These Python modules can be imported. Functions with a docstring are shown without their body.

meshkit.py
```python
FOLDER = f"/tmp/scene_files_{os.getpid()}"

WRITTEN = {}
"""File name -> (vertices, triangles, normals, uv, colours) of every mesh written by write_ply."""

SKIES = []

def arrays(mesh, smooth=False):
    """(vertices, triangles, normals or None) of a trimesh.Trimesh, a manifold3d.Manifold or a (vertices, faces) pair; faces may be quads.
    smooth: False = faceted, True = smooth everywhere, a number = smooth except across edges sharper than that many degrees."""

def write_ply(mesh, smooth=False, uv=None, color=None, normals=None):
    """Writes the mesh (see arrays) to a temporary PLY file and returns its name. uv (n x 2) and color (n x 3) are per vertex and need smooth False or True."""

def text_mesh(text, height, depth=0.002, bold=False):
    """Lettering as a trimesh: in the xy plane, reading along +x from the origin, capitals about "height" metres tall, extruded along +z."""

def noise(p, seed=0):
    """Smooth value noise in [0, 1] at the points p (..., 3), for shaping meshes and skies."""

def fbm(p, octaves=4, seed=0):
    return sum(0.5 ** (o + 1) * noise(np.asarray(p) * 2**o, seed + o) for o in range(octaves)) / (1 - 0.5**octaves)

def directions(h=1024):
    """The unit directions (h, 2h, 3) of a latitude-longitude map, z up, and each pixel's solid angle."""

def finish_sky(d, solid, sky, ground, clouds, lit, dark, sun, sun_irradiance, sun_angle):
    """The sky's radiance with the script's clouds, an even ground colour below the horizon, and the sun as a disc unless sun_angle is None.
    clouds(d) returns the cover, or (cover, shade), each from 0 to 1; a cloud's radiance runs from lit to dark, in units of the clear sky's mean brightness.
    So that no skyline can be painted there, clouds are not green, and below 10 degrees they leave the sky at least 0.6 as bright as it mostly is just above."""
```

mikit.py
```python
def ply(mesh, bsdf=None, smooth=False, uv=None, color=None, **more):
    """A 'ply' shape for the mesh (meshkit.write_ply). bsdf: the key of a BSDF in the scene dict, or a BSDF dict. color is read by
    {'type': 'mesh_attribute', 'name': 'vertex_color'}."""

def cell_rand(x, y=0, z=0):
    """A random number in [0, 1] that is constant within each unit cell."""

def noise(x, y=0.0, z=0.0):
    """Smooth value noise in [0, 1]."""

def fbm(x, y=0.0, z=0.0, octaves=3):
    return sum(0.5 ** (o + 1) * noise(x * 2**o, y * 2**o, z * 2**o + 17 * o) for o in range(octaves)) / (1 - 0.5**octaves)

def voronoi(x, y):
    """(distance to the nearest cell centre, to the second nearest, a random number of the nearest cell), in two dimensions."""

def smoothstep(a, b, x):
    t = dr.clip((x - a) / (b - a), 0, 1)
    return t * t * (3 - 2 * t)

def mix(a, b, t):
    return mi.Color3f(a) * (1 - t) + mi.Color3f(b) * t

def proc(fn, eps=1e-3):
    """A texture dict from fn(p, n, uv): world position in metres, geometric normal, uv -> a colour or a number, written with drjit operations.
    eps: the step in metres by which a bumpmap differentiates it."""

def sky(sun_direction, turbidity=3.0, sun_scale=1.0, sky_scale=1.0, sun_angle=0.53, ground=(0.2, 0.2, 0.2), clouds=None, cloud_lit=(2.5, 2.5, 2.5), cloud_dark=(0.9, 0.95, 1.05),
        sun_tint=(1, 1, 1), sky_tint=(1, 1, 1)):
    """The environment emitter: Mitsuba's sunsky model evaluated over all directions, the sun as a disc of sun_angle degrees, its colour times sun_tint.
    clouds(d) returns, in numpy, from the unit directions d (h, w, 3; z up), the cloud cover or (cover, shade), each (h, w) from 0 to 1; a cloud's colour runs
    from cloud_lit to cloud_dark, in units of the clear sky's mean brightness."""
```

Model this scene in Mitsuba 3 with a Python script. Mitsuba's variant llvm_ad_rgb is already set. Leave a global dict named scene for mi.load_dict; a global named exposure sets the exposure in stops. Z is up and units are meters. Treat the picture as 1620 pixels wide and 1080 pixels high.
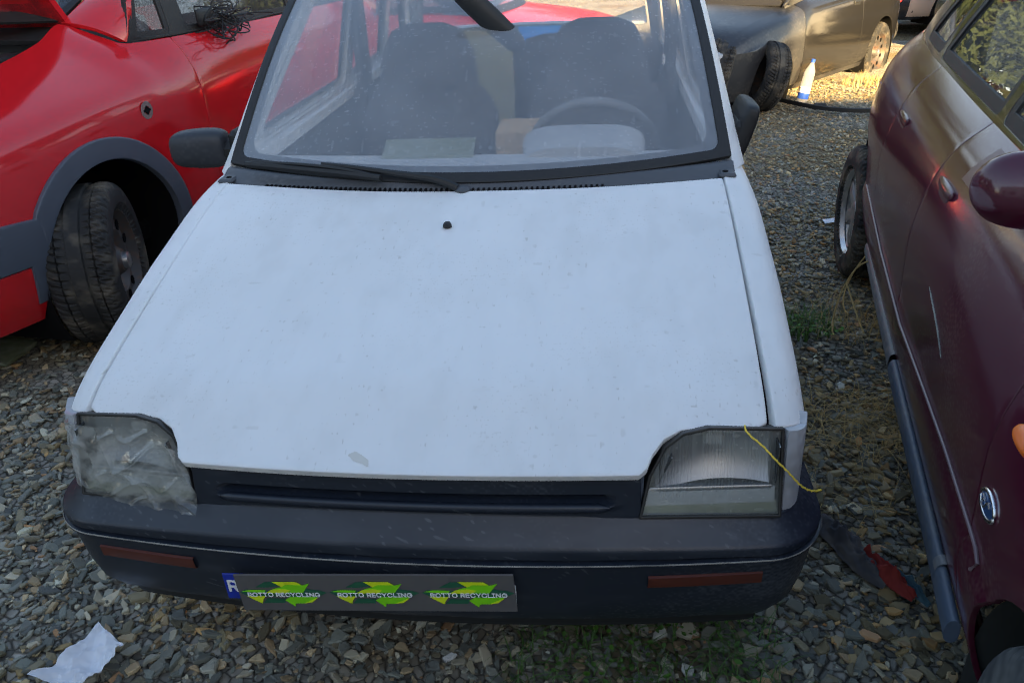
import math, random
import numpy as np, trimesh, mitsuba as mi, drjit as dr
import mikit, meshkit
from mikit import proc, noise, fbm, smoothstep, mix
from shapely.geometry import Polygon, box as sbox, Point
from shapely import affinity
from shapely.ops import unary_union
T4 = mi.ScalarTransform4f
rng = np.random.default_rng(7)
scene, labels = {'type': 'scene'}, {}

# ---------------------------------------------------------------- camera, sky, exposure
CAM = np.array([0.3097, -0.9651, 1.4052]); YAW, PITCH, ROLL, FPX = -0.11911, 0.48568, -0.04528, 1230.57
cp, sp, cy, sy = math.cos(PITCH), math.sin(PITCH), math.cos(YAW), math.sin(YAW)
FWD = np.array([sy*cp, cy*cp, -sp]); RGT = np.array([cy, -sy, 0.0]); UPV = np.cross(RGT, FWD)
UPR = math.cos(ROLL)*UPV - math.sin(ROLL)*RGT
scene['camera'] = {'type': 'perspective', 'fov': math.degrees(2*math.atan(810/FPX)), 'fov_axis': 'x', 'near_clip': 0.02, 'far_clip': 500.0,
    'to_world': T4().look_at(origin=CAM.tolist(), target=(CAM+FWD).tolist(), up=UPR.tolist()),
    }
SUN = (0.28, -0.93, 0.29)
scene['sky'] = mikit.sky(SUN, turbidity=3.0, sun_tint=(1.35, 1.32, 1.15), sky_tint=(1.20, 0.98, 0.89))
exposure = 4.08

# ---------------------------------------------------------------- materials
def rgb(*c): return {'type': 'rgb', 'value': list(c)}
def two(b): return {'type': 'twosided', 'bsdf': b}
def prin(col, rough=0.5, **k):
    return {'type': 'principled', 'base_color': col if isinstance(col, dict) else rgb(*col), 'roughness': rough, **k}
def mat(name, b, sided=True): scene[name] = two(b) if sided else b

def dusty(base, dust, lo, hi, freq=6.0, fine=60.0):
    def fn(p, n, uv):
        a = fbm(p.x*freq, p.y*freq, p.z*freq, 4)
        b = noise(p.x*fine, p.y*fine, p.z*fine)
        t = smoothstep(lo, hi, a*0.75 + b*0.25)
        return mix(base, dust, t)
    return proc(fn)

def white_fn(p, n, uv):
    streak = fbm(p.x*26, p.y*5, p.z*5, 4)
    blot = fbm(p.x*3.1+4, p.y*3.1, p.z*2, 3)
    speck = noise(p.x*230, p.y*120, p.z*120)
    sc = noise(p.x*70+9, p.y*55, p.z*50)
    t = 0.06*smoothstep(0.42, 0.75, streak) + 0.13*smoothstep(0.35, 0.7, blot) + 0.15*smoothstep(0.44, 0.72, fbm(p.x*23+2, p.y*12, p.z*12, 5))*(0.3+blot)
    t = t + 0.60*smoothstep(0.80, 0.97, speck)*smoothstep(0.40, 0.65, streak) + 0.30*smoothstep(0.70, 0.95, noise(p.x*310, p.y*260, p.z*260))*smoothstep(0.45, 0.6, fbm(p.x*6, p.y*6, p.z*6, 3)) + 0.25*smoothstep(0.88, 0.97, sc)
    return mix((0.76, 0.77, 0.77), (0.43, 0.42, 0.38), dr.clip(t, 0, 1)*0.75)
mat('m_white', prin(proc(white_fn), proc(lambda p, n, uv: 0.38+0.25*fbm(p.x*9, p.y*9, p.z*9, 3)), specular=0.45, clearcoat=0.25, clearcoat_gloss=0.7))
mat('m_white_clean', prin((0.70, 0.71, 0.72), 0.35, clearcoat=0.5))
mat('m_red', prin(dusty((0.60, 0.010, 0.016), (0.48, 0.05, 0.05), 0.62, 1.1, 5.0, 90.0), 0.10, specular=0.6, clearcoat=1.0, clearcoat_gloss=0.98))
mat('m_red_matt', prin((0.22, 0.012, 0.016), 0.5))
mat('m_maroon', prin(dusty((0.070, 0.008, 0.022), (0.17, 0.12, 0.10), 0.55, 1.2, 4.0, 160.0), 0.13, specular=0.5, clearcoat=1.0, clearcoat_gloss=0.985))
mat('m_maroon_sill', prin(dusty((0.06, 0.012, 0.02), (0.20, 0.16, 0.11), 0.25, 0.75, 9.0, 60.0), 0.35, specular=0.5, clearcoat=0.4, clearcoat_gloss=0.85))
mat('m_grey_paint', prin(dusty((0.042, 0.044, 0.050), (0.12, 0.115, 0.105), 0.45, 1.0), 0.25, clearcoat=0.8, clearcoat_gloss=0.9, metallic=0.3))
mat('m_black_gloss', prin(dusty((0.012, 0.012, 0.013), (0.10, 0.085, 0.06), 0.62, 1.2), 0.10, clearcoat=1.0, clearcoat_gloss=0.95))
mat('m_salmon', prin((0.75, 0.55, 0.42), 0.35, clearcoat=0.8))
def bumper_fn(p, n, uv):
    d = smoothstep(0.52, 1.0, fbm(p.x*5, p.y*5, p.z*5, 4)*0.75 + noise(p.x*210, p.y*210, p.z*210)*0.25)
    sc = smoothstep(0.80, 0.90, noise(p.x*95+p.z*60, p.y*110, p.z*130+p.x*40))*smoothstep(0.46, 0.62, fbm(p.x*3.5+9, p.y*6, p.z*6, 3))
    pale = smoothstep(0.55, 0.75, fbm(p.x*6+3, p.y*12, p.z*16, 3))
    return mix(mix((0.012, 0.017, 0.028), (0.08, 0.088, 0.105), dr.clip(d+0.16*pale, 0, 1)), (0.14, 0.15, 0.165), 0.30*sc)
mat('m_bumper', prin(proc(bumper_fn), proc(lambda p, n, uv: 0.27+0.2*fbm(p.x*14, p.y*14, p.z*14, 3)), specular=0.6))
mat('m_trim_light', prin(dusty((0.30, 0.29, 0.26), (0.05, 0.05, 0.05), 0.40, 0.75, 9.0, 60.0), 0.5))
mat('m_residue', prin((0.60, 0.59, 0.55), 0.8)); mat('m_lamp_bezel', prin((0.022, 0.022, 0.021), 0.4)); mat('m_ledge_pale', prin((0.33, 0.35, 0.34), 0.4)); mat('m_liner', prin((0.035, 0.038, 0.036), 0.8))
mat('m_black', prin((0.016, 0.017, 0.018), 0.55))
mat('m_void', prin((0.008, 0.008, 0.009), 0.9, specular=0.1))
mat('m_cowl', prin(dusty((0.075, 0.08, 0.09), (0.17, 0.17, 0.17), 0.5, 1.0, 6.0, 150.0), 0.45))
mat('m_wheel_rim_grip', prin((0.20, 0.205, 0.21), 0.5))
mat('m_tint_band', prin(dusty((0.05, 0.055, 0.065), (0.11, 0.11, 0.115), 0.45, 0.9, 8.0, 90.0), 0.6))
mat('m_grey_plastic', prin(dusty((0.082, 0.098, 0.128), (0.15, 0.15, 0.155), 0.55, 1.05, 4.0, 120.0), 0.42))
mat('m_rubber', prin((0.018, 0.018, 0.019), 0.6))
def tyre_fn(p, n, uv):
    a = fbm(p.x*13, p.y*13, p.z*13, 4)
    return mix((0.021, 0.021, 0.021), (0.135, 0.115, 0.085), smoothstep(0.42, 0.85, a))
mat('m_tyre', prin(proc(tyre_fn), 0.75))
mat('m_steel', prin(dusty((0.09, 0.085, 0.085), (0.15, 0.09, 0.06), 0.4, 0.8, 20.0, 60.0), 0.5, metallic=0.3))
mat('m_alloy', prin(dusty((0.60, 0.60, 0.61), (0.30, 0.27, 0.23), 0.5, 0.95, 15.0), 0.3, metallic=0.85))
mat('m_chrome', {'type': 'roughconductor', 'material': 'Al', 'alpha': 0.12})
mat('m_reflector', {'type': 'roughconductor', 'material': 'Al', 'alpha': 0.10, 'specular_reflectance': rgb(0.33, 0.345, 0.36)})
mat('m_seat', prin(dusty((0.10, 0.107, 0.12), (0.12, 0.12, 0.12), 0.4, 0.8, 30.0, 200.0), 0.9, sheen=0.5))
mat('m_seat_tan', prin((0.82, 0.78, 0.42), 0.9))
mat('m_dash', prin(dusty((0.34, 0.35, 0.36), (0.45, 0.45, 0.44), 0.3, 0.8, 12.0), 0.7))
mat('m_interior', prin((0.10, 0.105, 0.11), 0.8)); mat('m_headliner', prin((0.62, 0.62, 0.60), 0.9))
mat('m_card', prin((0.60, 0.44, 0.27), 0.85))
mat('m_paper', prin((0.74, 0.76, 0.80), 0.85))
mat('m_blue', prin((0.02, 0.33, 0.95), 0.6))
scene['m_blue_plastic'] = {'type': 'principledthin', 'base_color': rgb(0.03, 0.40, 0.98), 'roughness': 0.5, 'diff_trans': 1.5}
mat('m_deepblue', prin((0.01, 0.03, 0.32), 0.35))
mat('m_orange', prin((0.80, 0.16, 0.02), 0.25, clearcoat=0.6))
mat('m_orange_dull', prin((0.095, 0.020, 0.011), 0.4, clearcoat=0.3))
mat('m_yellow', prin((0.75, 0.56, 0.06), 0.7))
mat('m_plate', prin((0.098, 0.092, 0.090), 0.6))
mat('m_lime', prin((0.20, 0.64, 0.004), 0.5)); mat('m_yellowgreen', prin((0.62, 0.75, 0.01), 0.5))
mat('m_dgreen', prin((0.015, 0.10, 0.05), 0.5)); mat('m_whiteprint', prin((0.8, 0.8, 0.8), 0.6))
mat('m_straw', prin((0.52, 0.38, 0.16), 0.8)); mat('m_leaf', prin((0.075, 0.165, 0.032), 0.6)); mat('m_leaf_bright', prin((0.10, 0.24, 0.03), 0.6))
mat('m_rag_grey', prin(dusty((0.06, 0.062, 0.075), (0.13, 0.12, 0.115), 0.3, 0.8, 20.0), 0.9)); mat('m_rag_red', prin((0.27, 0.03, 0.025), 0.85)); mat('m_rag_teal', prin((0.05, 0.12, 0.16), 0.85))
mat('m_wood_rust', prin(dusty((0.30, 0.19, 0.09), (0.13, 0.08, 0.05), 0.3, 0.8, 12.0), 0.85))
mat('m_render', prin(dusty((0.66, 0.64, 0.60), (0.48, 0.46, 0.42), 0.3, 0.8, 1.2, 12.0), 0.9))
mat('m_red_lamp', prin((0.45, 0.02, 0.02), 0.2, clearcoat=1.0))
scene['m_glass'] = {'type': 'thindielectric', 'int_ior': 1.5}
def dirtglass(lo, hi, base, col, dt=0.7):
    def w(p, n, uv):
        a = fbm(p.x*5, p.y*5, p.z*5, 3); b = noise(p.x*150, p.y*150, p.z*150); s = noise(p.x*85+3, p.y*60, p.z*20)
        return dr.clip(base + 0.05*smoothstep(lo, hi, a) + 0.13*smoothstep(0.74, 0.92, b)*smoothstep(0.35, 0.6, a) + 0.07*smoothstep(0.8, 0.97, s), 0, 1)
    return {'type': 'blendbsdf', 'weight': proc(w), 'a': {'type': 'thindielectric', 'int_ior': 1.5}, 'b': {'type': 'principledthin', 'base_color': rgb(*col), 'roughness': 0.8, 'diff_trans': dt}}
scene['m_windscreen'] = dirtglass(0.3, 0.75, 0.215, (0.66, 0.72, 0.80), 0.25)
scene['m_sideglass'] = dirtglass(0.3, 0.75, 0.03, (0.6, 0.6, 0.58))
scene['m_lens'] = dirtglass(0.3, 0.8, 0.17, (0.54, 0.56, 0.52), 0.5)
scene['m_film'] = {'type': 'blendbsdf', 'weight': proc(lambda p, n, uv: dr.clip(0.08+0.5*smoothstep(0.40, 0.72, fbm(p.x*22+p.z*14, p.y*20, p.z*34-p.x*12, 4)), 0, 1)),
    'a': {'type': 'thindielectric', 'int_ior': 1.45}, 'b': {'type': 'principledthin', 'base_color': rgb(0.56, 0.56, 0.51), 'roughness': 0.4, 'diff_trans': 0.8}}
scene['m_bottle'] = {'type': 'blendbsdf', 'weight': 0.35, 'a': {'type': 'thindielectric', 'int_ior': 1.4}, 'b': {'type': 'principledthin', 'base_color': rgb(0.8, 0.85, 0.9), 'roughness': 0.4, 'diff_trans': 0.9}}
scene['m_stones'] = two(prin({'type': 'mesh_attribute', 'name': 'vertex_color'}, 0.72, specular=0.35))
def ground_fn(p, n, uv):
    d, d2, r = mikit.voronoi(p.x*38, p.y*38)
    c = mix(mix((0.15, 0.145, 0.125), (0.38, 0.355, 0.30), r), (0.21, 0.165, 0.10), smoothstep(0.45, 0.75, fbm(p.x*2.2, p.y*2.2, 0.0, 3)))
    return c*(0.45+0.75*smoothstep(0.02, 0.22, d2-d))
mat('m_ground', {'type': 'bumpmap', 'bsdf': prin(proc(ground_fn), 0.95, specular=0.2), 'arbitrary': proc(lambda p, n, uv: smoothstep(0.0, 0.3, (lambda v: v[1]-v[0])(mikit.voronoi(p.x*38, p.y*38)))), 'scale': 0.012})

# ---------------------------------------------------------------- mesh helpers
def uniq(key):
    if key not in scene and key not in TAKEN: TAKEN.add(key); return key
    i = 1
    while f'{key}_{i:03d}' in scene or f'{key}_{i:03d}' in TAKEN: i += 1
    k = f'{key}_{i:03d}'; TAKEN.add(k); return k
TAKEN = set()
def thing(name, label, cat, group=None):
    key = uniq(name); labels[key] = {'label': label, 'category': cat}
    if group: labels[key]['group'] = group
    return key
def tri(m):
    if isinstance(m, trimesh.Trimesh): return m
    v, f = np.asarray(m[0], float), np.asarray(m[1], int)
    if f.shape[1] == 4: f = np.vstack([f[:, [0, 1, 2]], f[:, [0, 2, 3]]])
    return trimesh.Trimesh(v, f, process=False)
def cat(*ms): return trimesh.util.concatenate([tri(m) for m in ms])
def add(key, mesh, m, smooth=35, M=None, label=None, color=None, kind=None):
    mesh = tri(mesh).copy()
    if M is not None: mesh.apply_transform(M)
    key = uniq(key)
    if color is None and len(mesh.faces) and smooth not in (True, False): mesh.merge_vertices(merge_norm=True, merge_tex=True)
    scene[key] = mikit.ply(mesh, m, smooth=smooth, color=color)
    if label or kind:
        labels.setdefault(key, {})
        if label: labels[key]['label'] = label
        if kind: labels[key]['kind'] = kind
    return key
def grid(P):
    n, m = P.shape[:2]
    i, j = np.meshgrid(np.arange(n-1), np.arange(m-1), indexing='ij')
    a = (i*m+j).ravel(); q = np.stack([a, a+m, a+m+1, a+1], -1)
    return tri((P.reshape(-1, 3), q))
def cboxm(c, size, r=0.01, rot=None):
    """box with chamfered edges"""
    s = np.asarray(size, float)/2; r = min(r, s.min()*0.9)
    pts = [np.array([sx*(s[0]-(a != 0)*r), sy_*(s[1]-(a != 1)*r), sz*(s[2]-(a != 2)*r)]) for sx in (-1, 1) for sy_ in (-1, 1) for sz in (-1, 1) for a in range(3)]
    m = trimesh.convex.convex_hull(np.array(pts))
    if rot is not None: m.apply_transform(rot)
    m.apply_translation(c); return m
def rotm(ang, ax): return trimesh.transformations.rotation_matrix(ang, ax)
def tube(pts, r, sides=8, closed=False):
    p = np.asarray(pts, float); n = len(p); r = np.broadcast_to(r, (n,))
    t = np.gradient(p, axis=0) if not closed else np.roll(p, -1, 0)-np.roll(p, 1, 0)
    t /= np.linalg.norm(t, axis=1, keepdims=True)+1e-12
    ref = np.array([0, 0, 1.0]) if abs(t[:, 2]).mean() < 0.8 else np.array([1.0, 0, 0])
    a = np.cross(t, ref); a /= np.linalg.norm(a, axis=1, keepdims=True)+1e-12; b = np.cross(t, a)
    th = np.arange(sides)*2*np.pi/sides
    v = p[:, None]+r[:, None, None]*(np.cos(th)[None, :, None]*a[:, None]+np.sin(th)[None, :, None]*b[:, None])
    rows = n if closed else n-1
    i, j = np.meshgrid(np.arange(rows), np.arange(sides), indexing='ij'); i2, j2 = (i+1) % n, (j+1) % sides
    q = np.stack([i*sides+j, i2*sides+j, i2*sides+j2, i*sides+j2], -1).reshape(-1, 4)
    m = tri((v.reshape(-1, 3), q))
    if not closed:
        k = len(m.vertices); caps = []
        for e, s in ((0, 1), (n-1, -1)):
            for jj in range(1, sides-1): caps.append([e*sides, e*sides+jj, e*sides+jj+1][::s])
        m = trimesh.Trimesh(m.vertices, np.vstack([m.faces, caps]), process=False)
    return m
def lathe(profile, n=64, a0=0, a1=2*math.pi):
    """profile [(axial x, radius)], axis = x"""
    pr = np.asarray(profile, float); th = np.linspace(a0, a1, n+1)
    P = np.stack([np.broadcast_to(pr[:, 0], (n+1, len(pr))), np.cos(th)[:, None]*pr[:, 1], np.sin(th)[:, None]*pr[:, 1]], -1)
    m = grid(P); m.merge_vertices(); return m
def sweep(path, prof, closed_prof=True):
    """prof [(outward d, z)] swept along plan path (x, y) with outward normals to the right of travel"""
    p = np.asarray(path, float); t = np.gradient(p, axis=0); t /= np.linalg.norm(t, axis=1, keepdims=True)
    nrm = np.stack([t[:, 1], -t[:, 0]], -1); pf = np.asarray(prof, float)
    if closed_prof: pf = np.vstack([pf, pf[:1]])
    P = np.zeros((len(p), len(pf), 3))
    P[..., :2] = p[:, None]+nrm[:, None]*pf[None, :, :1]; P[..., 2] = pf[None, :, 1]
    return grid(P)
def mesh_poly(poly, hu, hv):
    """triangulate a polygon on a grid of hu x hv cells -> uv, faces"""
    from shapely import prepared
    x0, y0, x1, y1 = poly.bounds; V, F = [], []
    pp = prepared.prep(poly)
    us = np.linspace(x0, x1, max(1, math.ceil((x1-x0)/hu))+1); vs = np.linspace(y0, y1, max(1, math.ceil((y1-y0)/hv))+1)
    for a, b in zip(us[:-1], us[1:]):
        for c, d in zip(vs[:-1], vs[1:]):
            cell = sbox(a, c, b, d)
            if pp.contains(cell):
                k = len(V); V += [(a, c), (b, c), (b, d), (a, d)]; F += [(k, k+1, k+2), (k, k+2, k+3)]
            elif pp.intersects(cell):
                g = poly.intersection(cell)
                for q in getattr(g, 'geoms', [g]):
                    if q.geom_type != 'Polygon' or q.area < 1e-9: continue
                    vv, ff = trimesh.creation.triangulate_polygon(q, engine='earcut')
                    k = len(V); V += [tuple(r) for r in vv]
                    for f in ff:
                        A, B, C = (np.array(vv[i]) for i in f)
                        cr = (B[0]-A[0])*(C[1]-A[1])-(B[1]-A[1])*(C[0]-A[0])
                        if abs(cr) > 1e-12: F.append(tuple(k+i for i in (f if cr > 0 else f[::-1])))
    V = np.array(V); key = np.round(V/1e-6).astype(np.int64)
    _, idx, inv = np.unique(key, axis=0, return_index=True, return_inverse=True)
    inv = inv.reshape(-1); F = inv[np.array(F)]
    F = F[(F[:, 0] != F[:, 1]) & (F[:, 1] != F[:, 2]) & (F[:, 0] != F[:, 2])]
    return V[idx], F
def panel(poly, fn, h=0.03, thick=0.02, bevel=0.003, inside=None, hv=None, back=False):
    """a sheet-metal panel: polygon in a 2-D domain mapped by fn, its edges rolled over and turned in"""
    parts = []
    for pg in getattr(poly, 'geoms', [poly]):
        if pg.geom_type != 'Polygon' or pg.area < 1e-7: continue
        uv, F = mesh_poly(pg, h, hv or h)
        P = fn(uv); e = 1e-4
        Pu, Pv = fn(uv+[e, 0])-fn(uv-[e, 0]), fn(uv+[0, e])-fn(uv-[0, e])
        N = np.cross(Pu, Pv); N /= np.linalg.norm(N, axis=1, keepdims=True)+1e-15
        if inside is not None and ((P-np.asarray(inside))*N).sum() < 0: N = -N; F = F[:, ::-1]
        if not thick: parts.append(tri((P, F))); continue
        ed = np.vstack([F[:, [0, 1]], F[:, [1, 2]], F[:, [2, 0]]]); s = np.sort(ed, 1)
        _, first, cnt = np.unique(s, axis=0, return_index=True, return_counts=True)
        B = ed[first[cnt == 1]]
        out = np.zeros_like(P)
        tdir = P[B[:, 1]]-P[B[:, 0]]; tdir /= np.linalg.norm(tdir, axis=1, keepdims=True)+1e-15
        for k in (0, 1):
            np.add.at(out, B[:, k], np.cross(tdir, N[B[:, k]]))
        out /= np.linalg.norm(out, axis=1, keepdims=True)+1e-15
        rings = [P, P+out*bevel*.7-N*bevel*.3, P+out*bevel-N*bevel, P+out*bevel-N*thick]
        n = len(P); VV = np.vstack(rings); FF = [F]
        for k in range(3):
            a, b = B[:, 0]+k*n, B[:, 1]+k*n
            FF += [np.stack([b, a, a+n], -1), np.stack([b, a+n, b+n], -1)]
        if back:
            VV = np.vstack([VV, P-N*thick]); FF.append(F[:, ::-1]+4*n)
        m = tri((VV, np.vstack(FF))); m.remove_unreferenced_vertices(); parts.append(m)
    return trimesh.util.concatenate(parts)
def poly_panel(pts, thick, **k): return panel(Polygon(pts), **k)
def pchip_s(C, s):
    """C (N, n, 2) control points, s (N,) in index units, monotone cubic"""
    n = C.shape[1]; i = np.clip(np.floor(s).astype(int), 0, n-2); t = np.clip(s, 0, n-1)-i
    D = np.diff(C, axis=1); m = np.zeros_like(C)
    a, b = D[:, :-1], D[:, 1:]
    with np.errstate(divide='ignore', invalid='ignore'):
        hm = np.where(a*b > 0, 2*a*b/(a+b), 0)
    m[:, 1:-1] = hm; m[:, 0], m[:, -1] = D[:, 0], D[:, -1]
    r = np.arange(len(s)); t = t[:, None]
    p0, p1, m0, m1 = C[r, i], C[r, i+1], m[r, i], m[r, i+1]
    return (2*t**3-3*t**2+1)*p0+(t**3-2*t**2+t)*m0+(-2*t**3+3*t**2)*p1+(t**3-t**2)*m1
class Loft:
    def __init__(self, ys, ctrl):
        from scipy.interpolate import PchipInterpolator
        self.y0, self.y1 = ys[0], ys[-1]; self.f = PchipInterpolator(np.asarray(ys, float), np.asarray(ctrl, float), axis=0); self.n = len(ctrl[0])
    def xz(self, y, s):
        return pchip_s(self.f(np.clip(y, self.y0, self.y1)), np.asarray(s, float))
    def map(self, sgn):
        def fn(uv):
            q = self.xz(uv[:, 0], uv[:, 1]); return np.stack([sgn*q[:, 0], uv[:, 0], q[:, 1]], -1)
        return fn
    def s_of(self, y, z):
        ss = np.linspace(0, self.n-1, 400); zz = self.xz(np.full(400, y), ss)[:, 1]
        return float(np.interp(z, zz, ss))
    def arch(self, yc, zc, r, n=40):
        pts = [(yc+r*math.cos(a), zc+r*math.sin(a)) for a in np.linspace(-0.6, math.pi+0.6, n)]
        return Polygon([(y, self.s_of(y, z) if z > self.xz(np.array([y]), np.array([0.0]))[0, 1] else -1) for y, z in pts]+[(yc-r, -2), (yc+r, -2)]).buffer(0)

# ---------------------------------------------------------------- wheels
def tyre_mesh(R, w, nth=240, blocks=64, fine=True):
    ri = R*0.66
    half = [(0.0, R), (0.10, R), (0.115, R), (0.13, R), (0.25, R-0.001), (0.265, R-.001), (0.28, R-.001), (0.36, R-.003), (0.42, R-.008), (0.465, R-.018), (0.495, R-.035), (0.515, R-.06), (0.50, R-.085), (0.46, ri+.008), (0.43, ri)]
    prof = [(-a*w, r) for a, r in half[::-1]]+[(a*w, r) for a, r in half[1:]]
    pr = np.array(prof); th = np.linspace(0, 2*np.pi, nth+1)
    r = np.broadcast_to(pr[:, 1], (nth+1, len(pr))).copy(); ax = np.broadcast_to(pr[:, 0], r.shape)
    rel = np.abs(ax)/w
    r -= 0.010*((np.abs(rel-0.1225) < 0.02) | (np.abs(rel-0.265) < 0.01))
    ph = (th[:, None]*blocks/(2*np.pi)+rel*3.0) % 1.0
    r -= 0.009*(ph < 0.24)*(rel > 0.14)*(rel < 0.47)
    r -= 0.003*(((ph*2.0) % 1.0) < 0.2)*(rel < 0.10)
    P = np.stack([ax, np.cos(th)[:, None]*r, np.sin(th)[:, None]*r], -1)
    return grid(P)
def wheel(parent, pos, R, w, M, out=1, steer=0.0, style='steel', name='wheel', lean=None, tyre_mat='m_tyre'):
    """out = +1 when the outer face looks to local +x"""
    L = trimesh.transformations.translation_matrix(pos) @ rotm(steer, [0, 0, 1])
    if lean is not None: L = L @ lean
    if out < 0: L = L @ rotm(math.pi, [0, 0, 1])
    L = M @ L; ri = R*0.66
    k = uniq(parent+'__'+name) if parent else None
    pre = (k or name)
    add(pre+'__tyre', tyre_mesh(R, w), tyre_mat, smooth=28, M=L)
    if style == 'none': return pre
    e = w*0.40
    rim = lathe([(-w*.4, ri+.004), (-w*.36, ri-.01), (e-.03, ri-.025), (e, ri+.003), (e+.008, ri+.006), (e+.006, ri-.008), (e-.012, ri-.018)], 64)
    if style == 'steel':
        disc = [(e-.012, ri-.018), (e-.03, ri*.86), (e-.022, ri*.72), (e-.02, ri*.60), (e-.045, ri*.45), (e-.035, ri*.30), (e-.008, ri*.22), (e-.004, ri*.10), (e-.004, 0.0)]
        holes = []
        for a in np.arange(10)*2*math.pi/10:
            c = lathe([(0, 0.0), (0, .016), (.004, .018)], 14); c.apply_translation([0, 0, 0])
            c.apply_scale([1, 1, 1.25]); c.apply_transform(rotm(a, [1, 0, 0])); c.apply_translation([e-.0205, ri*.72*math.cos(a+math.pi/2)*1.0, ri*.72*math.sin(a+math.pi/2)]); holes.append(c)
        add(pre+'__rim', cat(rim, lathe(disc, 64)), 'm_steel', M=L)
        add(pre+'__rim_holes', cat(*holes), 'm_void', M=L)
        nuts = []
        for a in np.arange(4)*math.pi/2+.4:
            c = trimesh.creation.cylinder(.009, .02, sections=6); c.apply_transform(rotm(math.pi/2, [0, 1, 0])); c.apply_translation([e-.03, .05*math.cos(a), .05*math.sin(a)]); nuts.append(c)
        add(pre+'__wheel_bolts', cat(*nuts), 'm_steel', M=L)
        add(pre+'__hub_cap', lathe([(e-.02, .036), (e+.012, .032), (e+.018, .02), (e+.02, 0)], 24), 'm_alloy', M=L)
    else:
        sp = []
        for i in range(7):
            a = i*2*math.pi/7
            pts = np.array([[e-.02, .035], [e-.012, ri*.5], [e-.016, ri-.012]])
            P = []
            for x, rr in pts:
                wd = .018+.022*(rr/ri)
                P.append([(x-.02, -wd), (x, -wd*.8), (x+.004, 0), (x, wd*.8), (x-.02, wd)])
            G = np.array([[(x, rr, y) for x, y in row] for row, (_, rr) in zip(P, pts)]); g = grid(G)
            g.apply_transform(rotm(a, [1, 0, 0])); sp.append(g)
        add(pre+'__rim', rim, 'm_alloy', M=L)
        for g in sp: add(pre+'__spoke', g, 'm_alloy', M=L)
        add(pre+'__hub_cap', lathe([(e-.03, .05), (e-.01, .045), (e-.004, .03), (e-.003, 0)], 24), 'm_alloy', M=L)
        add(pre+'__brake_disc', lathe([(e-.07, ri*.8), (e-.07, 0)], 32), 'm_steel', M=L)
    return pre
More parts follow.
